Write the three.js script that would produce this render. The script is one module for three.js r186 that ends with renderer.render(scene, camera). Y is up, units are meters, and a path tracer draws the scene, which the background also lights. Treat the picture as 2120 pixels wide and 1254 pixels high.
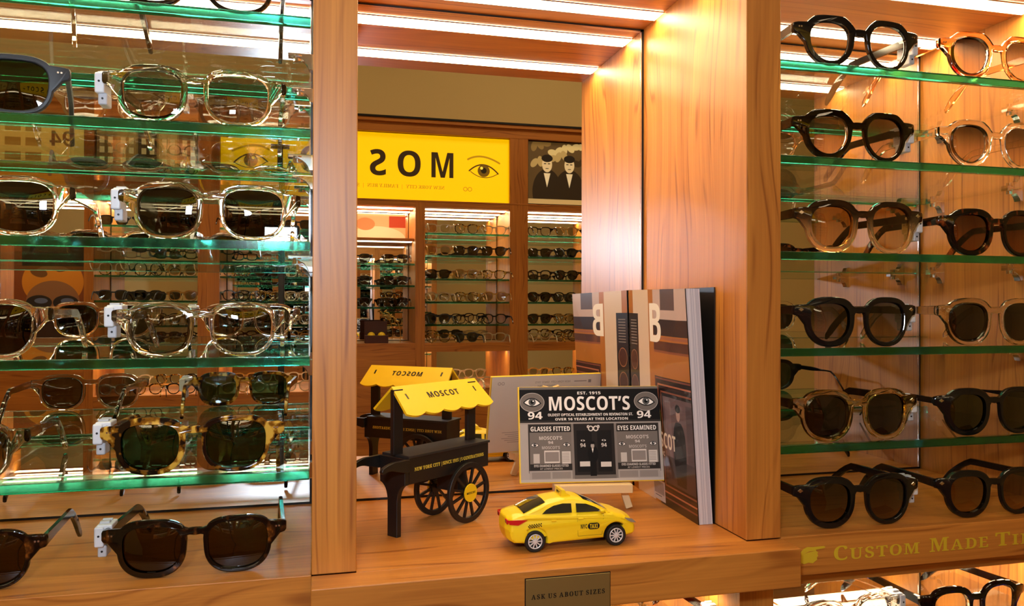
import * as THREE from 'three';
import { RoundedBoxGeometry } from 'three/addons/geometries/RoundedBoxGeometry.js';
import { TextGeometry } from 'three/addons/geometries/TextGeometry.js';
import { FontLoader } from 'three/addons/loaders/FontLoader.js';
import { RectAreaLightUniformsLib } from 'three/addons/lights/RectAreaLightUniformsLib.js';
import { mergeGeometries, toCreasedNormals, mergeVertices } from 'three/addons/utils/BufferGeometryUtils.js';

// ---------------------------------------------------------------- camera, light, exposure
const scene = new THREE.Scene();
const renderer = new THREE.WebGLRenderer();
renderer.toneMapping = THREE.LinearToneMapping;
renderer.toneMappingExposure = 1.3;
renderer.shadowMap.enabled = true;
RectAreaLightUniformsLib.init();

const F = 1602.27, YAW = 14.0714, PITCH = 0.2701, ROLL = 0.1151, EYE = new THREE.Vector3(0, 0.22596, 0.672);
const rad = Math.PI / 180;
const camera = new THREE.PerspectiveCamera(2 * Math.atan(627 / F) / rad, 2120 / 1254, 0.02, 30);
const fw = new THREE.Vector3(Math.sin(YAW * rad) * Math.cos(PITCH * rad), Math.sin(PITCH * rad), -Math.cos(YAW * rad) * Math.cos(PITCH * rad));
const rt0 = new THREE.Vector3(Math.cos(YAW * rad), 0, Math.sin(YAW * rad)), up0 = rt0.clone().cross(fw);
const rt = rt0.clone().multiplyScalar(Math.cos(ROLL * rad)).addScaledVector(up0, Math.sin(ROLL * rad));
const up = up0.clone().multiplyScalar(Math.cos(ROLL * rad)).addScaledVector(rt0, -Math.sin(ROLL * rad));
camera.matrixAutoUpdate = true;
camera.position.copy(EYE);
camera.quaternion.setFromRotationMatrix(new THREE.Matrix4().makeBasis(rt, up, fw.clone().negate()));
scene.add(camera);
scene.background = new THREE.Color(0.02, 0.022, 0.025);

const LED = new THREE.Color(1.0, 0.81, 0.46), COOL = new THREE.Color(0.70, 0.84, 1.0), WARM = new THREE.Color(1.0, 0.74, 0.46);
const LED_LIGHT = 16, LED_GLOW = 9, COOL_LIGHT = 300, COOL_GLOW = 40, ROOM_LIGHT = 5;

// a pixel of the photograph gives a direction; the plane it lies on gives the distance
const rayOf = (u, v) => fw.clone().addScaledVector(rt, (u - 1060) / F).addScaledVector(up, -(v - 627) / F);
const onZ = (u, v, z) => { const d = rayOf(u, v); return EYE.clone().addScaledVector(d, (z - EYE.z) / d.z); };

// ---------------------------------------------------------------- helpers
let seed = 7;
const rnd = () => { seed = (seed * 1664525 + 1013904223) >>> 0; return seed / 4294967296; };
const counts = {};
const numbered = (n) => { const k = counts[n] = (counts[n] ?? -1) + 1; return k ? n + '_' + String(k).padStart(3, '0') : n; };
function obj(name, geo, mat, parent) {
  const m = new THREE.Mesh(geo, mat); m.name = name; m.castShadow = m.receiveShadow = true; parent.add(m); return m;
}
function thing(name, label, category, pos = [0, 0, 0], turn = 0, group) {
  const o = new THREE.Group(); o.name = numbered(name); o.position.set(...pos); o.rotation.y = turn; scene.add(o);
  o.userData = { label, category }; if (group) o.userData.group = group; return o;
}
function struct(name, geo, mat, label) {
  const m = obj(name, geo, mat, scene); m.userData = { kind: 'structure' }; if (label) { m.userData.label = label; } return m;
}
const G = (geo, x = 0, y = 0, z = 0, rx = 0, ry = 0, rz = 0) => {
  geo.applyMatrix4(new THREE.Matrix4().compose(new THREE.Vector3(x, y, z), new THREE.Quaternion().setFromEuler(new THREE.Euler(rx, ry, rz)), new THREE.Vector3(1, 1, 1))); return geo;
};
const plain = (g) => { const q = g.index ? g.toNonIndexed() : g; for (const k of Object.keys(q.attributes)) if (!['position', 'normal', 'uv'].includes(k)) q.deleteAttribute(k); return q; };
const merge = (list) => mergeGeometries(list.map(plain));
const smooth = (g, deg = 35) => { const q = g.clone(); q.deleteAttribute('normal'); const u = q.attributes.uv; if (u) q.deleteAttribute('uv'); let w = mergeVertices(q, 1e-6); w.computeVertexNormals(); w = toCreasedNormals(w, deg * rad); if (u) planarUV(w); return w; };
function planarUV(g) { const p = g.attributes.position, uv = new Float32Array(p.count * 2); for (let i = 0; i < p.count; i++) { uv[2 * i] = p.getX(i) + p.getZ(i) * 0.7; uv[2 * i + 1] = p.getY(i) + p.getZ(i) * 0.35; } g.setAttribute('uv', new THREE.BufferAttribute(uv, 2)); return g; }
const box = (w, h, d, x = 0, y = 0, z = 0, r = 0) => G(r ? new RoundedBoxGeometry(w, h, d, 2, r) : new THREE.BoxGeometry(w, h, d), x, y, z);
// a board whose grain runs along an axis; uv in metres, u across and v along the grain
function board(x0, x1, y0, y1, z0, z1, grain = 'y', r = 0.0008) {
  const g = G(new RoundedBoxGeometry(x1 - x0, y1 - y0, z1 - z0, 1, r), (x0 + x1) / 2, (y0 + y1) / 2, (z0 + z1) / 2);
  const p = g.attributes.position, n = g.attributes.normal, uv = g.attributes.uv, a = rnd() * 0.4, b = rnd() * 0.8;
  for (let i = 0; i < p.count; i++) {
    const P = { x: p.getX(i), y: p.getY(i), z: p.getZ(i) }, N = { x: Math.abs(n.getX(i)), y: Math.abs(n.getY(i)), z: Math.abs(n.getZ(i)) };
    const k = N.x > N.y && N.x > N.z ? 'x' : N.y > N.z ? 'y' : 'z';
    const rest = ['x', 'y', 'z'].filter((c) => c !== k), along = rest.includes(grain) ? grain : rest[0], across = rest.find((c) => c !== along);
    uv.setXY(i, (P[across] + a + (k === 'x' ? 0.13 : k === 'y' ? 0.29 : 0)) / 0.4, (P[along] + b) / 0.8);
  }
  return g;
}
function canvasTex(w, h, draw) { const c = document.createElement('canvas'); c.width = w; c.height = h; draw(c.getContext('2d'), w, h); const t = new THREE.CanvasTexture(c); t.colorSpace = THREE.SRGBColorSpace; return t; }
function dataTex(w, h, f, srgb = true) {
  const d = new Uint8Array(w * h * 4);
  for (let y = 0; y < h; y++) for (let x = 0; x < w; x++) { const c = f(x / w, y / h); const k = 4 * (y * w + x); d[k] = c[0]; d[k + 1] = c[1]; d[k + 2] = c[2]; d[k + 3] = 255; }
  const t = new THREE.DataTexture(d, w, h); t.magFilter = t.minFilter = THREE.LinearFilter; t.wrapS = t.wrapT = THREE.RepeatWrapping; if (srgb) t.colorSpace = THREE.SRGBColorSpace; t.needsUpdate = true; return t;
}
// tiling value noise
function noiseMaker(px, py, s) {
  const v = new Float32Array(px * py); let q = s; for (let i = 0; i < v.length; i++) { q = (q * 1664525 + 1013904223) >>> 0; v[i] = q / 4294967296; }
  return (x, y) => { x *= px; y *= py; const i = Math.floor(x), j = Math.floor(y); let a = x - i, b = y - j; a = a * a * (3 - 2 * a); b = b * b * (3 - 2 * b); const at = (I, J) => v[(((J % py) + py) % py) * px + (((I % px) + px) % px)]; return (at(i, j) * (1 - a) + at(i + 1, j) * a) * (1 - b) + (at(i, j + 1) * (1 - a) + at(i + 1, j + 1) * a) * b; };
}
const clamp = (x, a = 0, b = 1) => Math.min(b, Math.max(a, x)), lerp = (a, b, t) => a + (b - a) * t, sstep = (a, b, x) => { const t = clamp((x - a) / (b - a)); return t * t * (3 - 2 * t); };

// ---------------------------------------------------------------- materials
const wn = [noiseMaker(160, 4, 1), noiseMaker(380, 7, 2), noiseMaker(24, 3, 3), noiseMaker(8, 5, 4), noiseMaker(10, 6, 5), noiseMaker(36, 10, 6)];
const woodTex = dataTex(1024, 1024, (u, v) => {
  const warp = (wn[3](u, v) - 0.5) * 0.10 + (wn[4](u, v) - 0.5) * 0.03, x = u + warp;
  const fine = wn[1](u, v) * 0.5 + wn[0](x, v) * 0.5, broad = wn[2](x, v);
  const ph = x * 26 + 1.2 * wn[2](u, v), f = ph - Math.floor(ph), vein = Math.exp(-(((f - 0.5) / 0.085) ** 2)) * sstep(0.35, 0.75, wn[5](u, v));
  let t = 0.62 + 0.30 * (fine - 0.5) + 0.26 * (broad - 0.5) - 0.42 * vein; t = clamp(t, 0, 1);
  return [lerp(130, 226, t), lerp(67, 150, t), lerp(19, 62, t)];
});
const wood = new THREE.MeshPhysicalMaterial({ name: 'cherry_laminate', map: woodTex, roughness: 0.41, specularIntensity: 1 });
const woodPlain = new THREE.MeshStandardMaterial({ name: 'plain_wood', color: 0x9a5f33, roughness: 0.5 });
const mirrorMat = new THREE.MeshStandardMaterial({ name: 'mirror_silver', color: new THREE.Color(0.92, 0.93, 0.92), metalness: 1, roughness: 0 });
const chrome = new THREE.MeshStandardMaterial({ name: 'chrome', color: new THREE.Color(0.82, 0.83, 0.85), metalness: 1, roughness: 0.12 });
const brushed = new THREE.MeshStandardMaterial({ name: 'nickel', color: new THREE.Color(0.6, 0.58, 0.55), metalness: 1, roughness: 0.3 });
const blackGap = new THREE.MeshStandardMaterial({ name: 'black_edge', color: 0x0c0b0a, roughness: 0.4 });
const paneGlass = new THREE.MeshPhysicalMaterial({ name: 'shelf_glass', color: new THREE.Color(0.925, 0.943, 0.928), transmission: 1, thickness: 0, roughness: 0, ior: 1.5 });
const edgeGlass = new THREE.MeshPhysicalMaterial({ name: 'shelf_glass_edge', color: new THREE.Color(1, 1, 1), transmission: 1, thickness: 0.008, roughness: 0.08, ior: 1.52, attenuationColor: new THREE.Color(0.05, 0.62, 0.46), attenuationDistance: 0.008 });
const ledMat = new THREE.MeshStandardMaterial({ name: 'led_diffuser', color: 0xffffff, emissive: new THREE.Color(1, 0.80, 0.52), emissiveIntensity: LED_GLOW });
const white = new THREE.MeshStandardMaterial({ name: 'white_plastic', color: new THREE.Color(0.72, 0.72, 0.74), roughness: 0.4 });
const black = new THREE.MeshPhysicalMaterial({ name: 'black_gloss', color: new THREE.Color(0.006, 0.006, 0.006), roughness: 0.18, clearcoat: 1, clearcoatRoughness: 0.03 });
const gold = new THREE.MeshStandardMaterial({ name: 'gold_vinyl', color: new THREE.Color(0.66, 0.45, 0.02), roughness: 0.5 });
const yellow = new THREE.MeshPhysicalMaterial({ name: 'yellow_paint', color: new THREE.Color(0.90, 0.62, 0.01), roughness: 0.32 });

const font = {};
for (const n of ['sans_bold', 'serif_bold', 'sans_regular', 'serif_regular']) font[n] = await new FontLoader().loadAsync('fonts/droid/droid_' + n + '.typeface.json');
// flat cut letters, origin at the left of the baseline, facing +z
function letters(text, size, f = 'sans_bold', depth = 0.0004, track = 0, squeeze = 1) {
  const list = []; let x = 0;
  for (const ch of text) {
    if (ch === ' ') { x += size * 0.32 + track; continue; }
    const g = new TextGeometry(ch, { font: font[f], size, depth, curveSegments: 4, bevelEnabled: false }); g.computeBoundingBox();
    const w = g.boundingBox.max.x; list.push(G(g, x)); x += w + size * 0.10 + track;
  }
  const g = merge(list); g.scale(squeeze, 1, 1); g.userData = { w: (x - size * 0.1 - track) * squeeze }; return g;
}

// ---------------------------------------------------------------- the room
const XA = -0.0046, XB = 0.0323, XC = 0.4026, XD = 0.4403, XE = 0.822, XF = 0.86, XL = -0.775, D = 0.2425, TOP = 0.58;
const LH = [0.4713, 0.3763, 0.2808, 0.1836, 0.0872], RH = [0.4716, 0.3768, 0.2813, 0.1851, 0.0885], TH = 0.008, ZS = -0.005;
const OZ = 2.05, OY = 0.074;   // front plane and deck height of the cabinets across the aisle
const FLOOR = -0.95, CEIL = 1.9, ROOM = [-2.3, 2.7];
const plaster = new THREE.MeshStandardMaterial({ name: 'plaster', color: new THREE.Color(0.76, 0.61, 0.27), roughness: 0.9 });
const ceilingMat = new THREE.MeshStandardMaterial({ name: 'ceiling_paint', color: new THREE.Color(0.62, 0.58, 0.5), roughness: 0.95 });
const floorMat = new THREE.MeshStandardMaterial({ name: 'floor_boards', map: woodTex, color: new THREE.Color(0.35, 0.32, 0.3), roughness: 0.4 });
struct('floor', board(ROOM[0] - 0.1, ROOM[1] + 0.1, FLOOR - 0.06, FLOOR, -0.5, 2.6, 'x'), floorMat);
struct('ceiling', box(ROOM[1] - ROOM[0] + 0.2, 0.06, 3.1, (ROOM[0] + ROOM[1]) / 2, CEIL + 0.03, 1.05), ceilingMat);
struct('wall_back', box(ROOM[1] - ROOM[0] + 0.2, CEIL - FLOOR, 0.08, (ROOM[0] + ROOM[1]) / 2, (CEIL + FLOOR) / 2, -0.44), plaster);
struct('wall_left', box(0.08, CEIL - FLOOR, 3.1, ROOM[0] - 0.04, (CEIL + FLOOR) / 2, 1.05), plaster);
struct('wall_right', box(0.08, CEIL - FLOOR, 3.1, ROOM[1] + 0.04, (CEIL + FLOOR) / 2, 1.05), plaster);
struct('wall_front', box(ROOM[1] - ROOM[0] + 0.2, CEIL - FLOOR, 0.08, (ROOM[0] + ROOM[1]) / 2, (CEIL + FLOOR) / 2, 2.36), plaster);
// the photographer's cool light on a stand, just behind and above the lens
{
  const t = thing('light_stand', 'black light stand with a cool photo light facing the shelves', 'photo light', [-0.085, FLOOR, 0.75]);
  const matt = new THREE.MeshStandardMaterial({ name: 'stand_black', color: 0x141414, roughness: 0.5 }), y = 0.384 - FLOOR;
  obj('pole', box(0.014, y - 0.03, 0.014, 0, (y - 0.03) / 2, 0.02, 0.003), matt, t);
  for (let i = 0; i < 3; i++) { const l = obj('leg', box(0.010, 0.34, 0.010, 0, 0, 0, 0.002), matt, t); const q = i * 2.094 + 0.5; l.position.set(Math.sin(q) * 0.12, 0.117, 0.02 + Math.cos(q) * 0.12); l.rotation.set(0, q, 0); l.rotateX(-0.8); }
  obj('lamp_housing', box(0.085, 0.065, 0.04, 0, y, 0.0, 0.006), matt, t);
  obj('lamp_diffuser', box(0.07, 0.05, 0.004, 0, y, -0.021), new THREE.MeshStandardMaterial({ name: 'lamp_glow', color: 0xffffff, emissive: COOL.clone(), emissiveIntensity: COOL_GLOW }), t);
  const L = new THREE.RectAreaLight(COOL, COOL_LIGHT, 0.07, 0.05); L.name = 'photo_light'; L.position.set(0, y, -0.026); t.add(L);
}
// soft ceiling panels of the shop
for (const x of [-0.9, 1.1]) {
  const t = thing('ceiling_light', x < 0 ? 'square warm ceiling light panel above the bay of clear frames' : 'square warm ceiling light panel above the gold lettered bay', 'ceiling light', [x, CEIL - 0.03, 1.15]);
  obj('frame', box(0.64, 0.03, 0.64, 0, 0.014, 0, 0.004), white, t);
  obj('light_diffuser', box(0.6, 0.006, 0.6, 0, -0.004, 0), new THREE.MeshStandardMaterial({ name: 'panel_glow', color: 0xffffff, emissive: WARM.clone(), emissiveIntensity: 2 }), t);
  const L = new THREE.RectAreaLight(WARM, ROOM_LIGHT, 0.6, 0.6); L.position.set(x, CEIL - 0.045, 1.15); L.rotation.x = -Math.PI / 2; L.name = 'panel_light'; scene.add(L);
}

// ---------------------------------------------------------------- display cabinets
function ledStrip(parent, x0, x1, y, z, w = 0.026, light = LED_LIGHT) {
  const t = obj('led_strip', box(x1 - x0 - 0.004, 0.003, w, (x0 + x1) / 2, y - 0.0004, z), ledMat, parent);
  obj('strip_channel', merge([box(x1 - x0 - 0.002, 0.0012, 0.0016, (x0 + x1) / 2, y - 0.0014, z - w / 2 - 0.0008), box(x1 - x0 - 0.002, 0.0012, 0.0016, (x0 + x1) / 2, y - 0.0014, z + w / 2 + 0.0008)]), brushed, t);
  if (light) {
    const L = new THREE.RectAreaLight(LED, light, x1 - x0 - 0.01, w); L.name = 'strip_light'; L.rotation.x = -Math.PI / 2; L.position.set((x0 + x1) / 2, y - 0.0035, z); parent.add(L);
  }
}
function mirrorOn(parent, x0, x1, y0, y1, z) {
  const m = obj('mirror', box(x1 - x0 - 0.008, y1 - y0 - 0.006, 0.005, (x0 + x1) / 2, (y0 + y1) / 2, z - 0.0025), mirrorMat, parent);
  obj('polished_edge', merge([box(0.0016, y1 - y0 - 0.006, 0.0056, x1 - 0.0048, (y0 + y1) / 2, z - 0.0024), box(0.0016, y1 - y0 - 0.006, 0.0056, x0 + 0.0048, (y0 + y1) / 2, z - 0.0024), box(x1 - x0 - 0.008, 0.0016, 0.0056, (x0 + x1) / 2, y1 - 0.0038, z - 0.0024)]), chrome, m);
  obj('shadow_gap', merge([box(0.004, y1 - y0, 0.004, x1 - 0.002, (y0 + y1) / 2, z - 0.004), box(x1 - x0, 0.003, 0.004, (x0 + x1) / 2, y0 + 0.0015, z - 0.004), box(x1 - x0, 0.003, 0.004, (x0 + x1) / 2, y1 - 0.0015, z - 0.004)]), blackGap, m);
}
const clipGeo = (() => {   // nickel shelf bracket: wall plate, curved arm and a screw under the glass
  const arm = new THREE.Shape(); arm.moveTo(0, 0); arm.lineTo(0.022, 0); arm.lineTo(0.022, -0.002); arm.quadraticCurveTo(0.006, -0.002, 0.003, -0.014); arm.lineTo(0, -0.014);
  return merge([G(new THREE.ExtrudeGeometry(arm, { depth: 0.008, bevelEnabled: true, bevelSize: 0.0006, bevelThickness: 0.0006, bevelSegments: 2, curveSegments: 6 }), 0, 0, -0.004), G(new THREE.CylinderGeometry(0.0042, 0.0042, 0.0045, 14), 0.014, -0.0042, 0), G(new THREE.CylinderGeometry(0.006, 0.006, 0.0012, 16), 0.014, -0.0018, 0)]);
})();
function clips(parent, x0, x1, heights) {
  for (const h of heights) for (const z of [-0.085, -0.205]) for (const s of [0, 1]) {
    const c = obj('shelf_clip', clipGeo, chrome, parent); c.position.set(s ? x1 - 0.0006 : x0 + 0.0006, h - TH - 0.0003, z); if (s) c.rotation.y = Math.PI;
  }
}
// one bay: deck, rail, roof board, mirror, two strips of light; x0..x1 is the clear width, all in the parent's own axes
function bay(parent, x0, x1, { y0 = 0, top = TOP, rail = 0.0388, light = LED_LIGHT, grain = 'x', deck = true, recess = 0 } = {}) {
  if (deck) obj('deck_panel', board(x0, x1, y0 - 0.02, y0, -D - 0.02, -0.0035, grain), wood, parent);
  if (rail) obj('front_rail', board(x0, x1, y0 - rail, y0 + 0.0003, -0.018 + 0.0145, 0, grain), wood, parent);
  obj('roof_board', board(x0, x1, top, top + 0.02, -D - 0.02, -recess, grain), wood, parent);
  obj('back_panel', board(x0, x1, y0, top, -D - 0.02, -D - 0.008, 'y'), woodPlain, parent);
  mirrorOn(parent, x0, x1, y0, top, -D);
  ledStrip(parent, x0, x1, top, -0.195, 0.026, light); ledStrip(parent, x0, x1, top, -0.068, 0.026, light);
}
const postLabel = ['wooden cabinet post between the cart niche and the bay of clear frames', 'wooden cabinet post beside the standing book', 'wooden end post of the bay with gold lettering', 'wooden end post of the bay of clear frames'];
[[XA, XB], [XC, XD], [XE, XF], [XL - 0.037, XL]].forEach(([a, b], i) => {
  const t = thing('cabinet_post', postLabel[i], 'post', [(a + b) / 2, 0, 0]); const w = (b - a) / 2;
  const g = board(-w, w, i === 1 || i === 0 ? 0.0002 : FLOOR, 1.05, -D - 0.02, 0, 'y'); obj('post_board', g, wood, t);
  if (i < 2) obj('lower_post', board(-w, w, FLOOR, -0.0367, -D - 0.02, -0.012, 'y'), wood, t);
});
const cabL = thing('display_cabinet', 'mirror backed wooden display bay of clear and tortoiseshell frames', 'cabinet'); bay(cabL, XL, XA); clips(cabL, XL, XA, LH);
const cabN = thing('display_niche', 'wooden display niche with mirror back holding the cart, taxi and book', 'cabinet'); bay(cabN, XB, XC, { rail: 0, deck: false });
const cabR = thing('display_cabinet', 'wooden display bay with gold custom made tints lettering on its rail', 'cabinet'); bay(cabR, XD, XE); clips(cabR, XD, XE, RH);
obj('fascia', board(XL, XA, TOP + 0.02, 1.05, -0.03, 0, 'x'), wood, cabL); obj('fascia', board(XB, XC, TOP + 0.02, 1.05, -0.03, 0, 'x'), wood, cabN); obj('fascia', board(XD, XE, TOP + 0.02, 1.05, -0.03, 0, 'x'), wood, cabR);
// lower bays under the decks
const LOW = -0.125;
const lowR = thing('lower_cabinet', 'lit lower display bay under the gold lettered rail', 'cabinet'); bay(lowR, XD, XE, { y0: -0.42, top: -0.0595, recess: 0.03, rail: 0.04, light: 9 }); clips(lowR, XD, XE, [LOW]);
const lowN = thing('lower_cabinet', 'lit lower display bay under the niche counter', 'cabinet'); bay(lowN, XB, XC, { y0: -0.42, top: -0.0595, recess: 0.03, rail: 0.04, light: 9 }); clips(lowN, XB, XC, [LOW]);
const lowL = thing('lower_cabinet', 'lower display bay under the clear frames', 'cabinet'); bay(lowL, XL, XA, { y0: -0.42, top: -0.0595, recess: 0.03, rail: 0.04, light: 0 });
// the counter that carries the cart, taxi, print and book
const counter = thing('counter_ledge', 'thick wooden counter ledge carrying the cart, taxi, print and book', 'counter');
obj('counter_top', board(XA - 0.0004, XD, -0.0363, 0, 0.0005, 0.0334, 'x', 0.0012), wood, counter);
obj('niche_deck', board(XB, XC, -0.0363, 0, -D - 0.001, 0.0008, 'x', 0.0004), wood, counter);
for (const [t, a, b] of [[lowL, XL, XA], [lowN, XB, XC], [lowR, XD, XE]]) obj('base_board', board(a, b, FLOOR, -0.462, -D, -0.02, 'x'), wood, t);

// ---------------------------------------------------------------- glass shelves
function shelf(label, x0, x1, top, group, rot) {
  const t = thing('glass_shelf', label, 'shelf', [(x0 + x1) / 2, top - TH, ZS], 0, group);
  const w = x1 - x0 - 0.004, d = D - 0.012, e = 0.007;
  obj('pane', box(w, TH - 0.0004, d - 2 * e, 0, TH / 2, -d / 2), paneGlass, t);
  obj('front_edge', box(w, TH, e, 0, TH / 2, -e / 2, 0.0006), edgeGlass, t);
  obj('back_edge', box(w, TH, e, 0, TH / 2, -d + e / 2, 0.0006), edgeGlass, t);
  return t;
}
const nth = ['topmost', 'second', 'third', 'fourth', 'lowest'];
LH.forEach((h, i) => shelf(nth[i] + ' glass shelf with green edge in the bay of clear frames', XL, XA, h));
RH.forEach((h, i) => shelf(nth[i] + ' glass shelf with green edge above the gold lettered rail', XD, XE, h));
shelf('glass shelf in the lower bay under the gold lettered rail', XD, XE, LOW); shelf('glass shelf in the lower bay under the niche counter', XB, XC, LOW);

// ---------------------------------------------------------------- eyeglasses
const tn = [noiseMaker(9, 9, 21), noiseMaker(23, 23, 22), noiseMaker(60, 60, 23)];
const tort = (dark, mid, light, bias) => { const t = dataTex(256, 256, (u, v) => { const a = tn[0](u, v) * 0.55 + tn[1](u, v) * 0.35 + tn[2](u, v) * 0.1, k = sstep(bias - 0.06, bias + 0.07, a), k2 = sstep(bias + 0.1, bias + 0.25, a); return [0, 1, 2].map((i) => lerp(lerp(dark[i], mid[i], k), light[i], k2)); }); t.repeat.set(14, 14); return t; };
const acetate = (o) => new THREE.MeshPhysicalMaterial({ roughness: 0.11, ...o });
const crystal = (name, att, dist, rough = 0.03) => new THREE.MeshPhysicalMaterial({ name, color: 0xffffff, transmission: 1, thickness: 0.005, ior: 1.47, roughness: rough, attenuationColor: new THREE.Color(...att), attenuationDistance: dist });
const FM = {
  black: acetate({ name: 'black_acetate', color: new THREE.Color(0.005, 0.005, 0.005) }),
  matte: new THREE.MeshStandardMaterial({ name: 'matte_black_acetate', color: new THREE.Color(0.017, 0.018, 0.021), roughness: 0.5 }),
  clear: crystal('crystal_acetate', [0.95, 0.93, 0.90], 0.02),
  flesh: crystal('flesh_crystal_acetate', [0.95, 0.80, 0.66], 0.016),
  smoke: crystal('olive_smoke_crystal_acetate', [0.62, 0.58, 0.44], 0.009),
  grey: crystal('grey_crystal_acetate', [0.44, 0.46, 0.48], 0.007),
  peach: crystal('peach_acetate', [0.95, 0.48, 0.20], 0.006),
  gold: crystal('gold_crystal_acetate', [0.93, 0.72, 0.30], 0.008),
  navy: crystal('navy_acetate', [0.05, 0.05, 0.16], 0.0025),
  olive: crystal('dark_olive_acetate', [0.09, 0.075, 0.02], 0.0022),
  red: crystal('dark_red_acetate', [0.30, 0.01, 0.02], 0.002),
  tortDark: acetate({ name: 'dark_tortoiseshell', map: tort([14, 8, 5], [52, 26, 9], [120, 66, 20], 0.6) }),
  tortLight: acetate({ name: 'amber_tortoiseshell', map: tort([26, 13, 7], [120, 74, 18], [206, 160, 62], 0.41) }),
  tortRed: acetate({ name: 'red_tortoiseshell', map: tort([12, 7, 5], [86, 34, 10], [150, 74, 30], 0.58) }),
  fade: new THREE.MeshPhysicalMaterial({ name: 'brown_over_amber_acetate', color: 0xffffff, vertexColors: true, transmission: 0.85, thickness: 0.005, ior: 1.48, roughness: 0.05 }),
};
const rivetMat = new THREE.MeshStandardMaterial({ name: 'rivet_metal', color: new THREE.Color(0.75, 0.68, 0.56), metalness: 1, roughness: 0.25 });
const lensCache = {};
function lensMat(top, bottom) {
  const k = JSON.stringify([top, bottom]); if (lensCache[k]) return lensCache[k];
  return lensCache[k] = new THREE.MeshPhysicalMaterial({ name: 'tinted_lens', color: 0xffffff, vertexColors: true, transmission: 1, thickness: 0, roughness: 0, ior: 1.6 });
}
const STYLE = {
  square: { a: 0.0236, b: 0.0198, pT: 3.1, pB: 2.5, taper: 0.05, rim: 0.0034, cx: 0.0336, br: [0.0166, 0.0102] },
  panto: { a: 0.0226, b: 0.0205, pT: 2.7, pB: 2.25, taper: 0.07, rim: 0.0044, cx: 0.0336, br: [0.0160, 0.0090] },
  crown: { a: 0.0222, b: 0.0204, pT: 2.5, pB: 2.05, taper: 0.08, rim: 0.0042, cx: 0.0338, crown: true, br: [0.0140, 0.0066] },
};
function contour(s, grow, t) {   // right lens, +x towards the temple
  const c = Math.cos(t), n = Math.sin(t), p = n > 0 ? s.pT : s.pB;
  let y = (s.b + grow) * Math.sign(n) * Math.abs(n) ** (2 / p), x = (s.a + grow) * Math.sign(c) * Math.abs(c) ** (2 / p);
  x *= 1 + s.taper * (y / s.b); return [x, y];
}
function outerPt(s, t, rim) {
  if (!s.crown) { const extra = Math.max(0, Math.sin(t)) * 0.0012; return contour(s, rim + extra, t); }
  let [x, y] = contour(s, rim * (1 + 0.75 * sstep(0, 0.5, Math.sin(t))), t);
  const top = s.b + rim + 0.0008; let k = 1;
  if (y > 0) { k = Math.min(1, top / Math.max(y, 1e-6)); const dgl = (Math.abs(x) * 0.64 + y * 0.77); k = Math.min(k, (s.b + rim + 0.0052) / dgl); const side = (s.a + rim + 0.001) * (1 + s.taper) / Math.max(Math.abs(x), 1e-6); k = Math.min(k, side); }
  const q = contour(s, rim + Math.max(0, Math.sin(t)) * 0.002, t); return [lerp(q[0], x * k, 0.5), lerp(q[1], y * k, 0.5)];
}
const geoCache = {};
function frontGeo(style, lo) {
  const key = style + lo; if (geoCache[key]) return geoCache[key];
  const s = STYLE[style], W = 0.0725, half = [], N = lo ? 14 : 44, yE = s.b * 0.64;
  const add = (x, y) => half.push([x, y]);
  const arc = (t0, t1, n) => { for (let i = 0; i <= n; i++) { const t = (t0 + (t1 - t0) * i / n) * rad, p = outerPt(s, t, s.rim); add(s.cx + p[0], p[1]); } };
  const [bt, bb] = s.br; add(0, bt); if (!lo) { add(0.003, bt - 0.0001); add(0.0056, bt - 0.0005); }
  arc(143, 40, lo ? 6 : 18);
  add(W - 0.0050, yE + 0.0050); add(W - 0.0008, yE + 0.0040); add(W, yE + 0.0024); add(W, yE - 0.0036); add(W - 0.0012, yE - 0.0054); add(W - 0.005, yE - 0.0066);
  arc(-4, -196, lo ? 12 : 34);
  if (!lo) { add(0.0062, bb + 0.0002); add(0.0042, bb + 0.0006); add(0.002, bb + 0.0003); } add(0, bb);
  const pts = [...half.map(([x, y]) => new THREE.Vector2(x, y)), ...half.slice(1, -1).reverse().map(([x, y]) => new THREE.Vector2(-x, y))];
  const sh = new THREE.Shape(pts);
  for (const m of [1, -1]) { const h = []; for (let i = 0; i < (lo ? 20 : 56); i++) { const p = contour(s, 0, i / (lo ? 20 : 56) * 2 * Math.PI); h.push(new THREE.Vector2(m * (s.cx + p[0]), p[1])); } sh.holes.push(new THREE.Path(h)); }
  let g = new THREE.ExtrudeGeometry(sh, lo ? { depth: 0.004, bevelEnabled: false } : { depth: 0.0026, bevelEnabled: true, bevelSize: 0.0011, bevelOffset: -0.0011, bevelThickness: 0.0011, bevelSegments: 3 });
  const p = g.attributes.position; for (let i = 0; i < p.count; i++) { const x = p.getX(i); p.setZ(i, p.getZ(i) - 0.0037 - x * x * 1.1); }
  g = smooth(g, 42); planarUV(g);
  return geoCache[key] = g;
}
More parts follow.
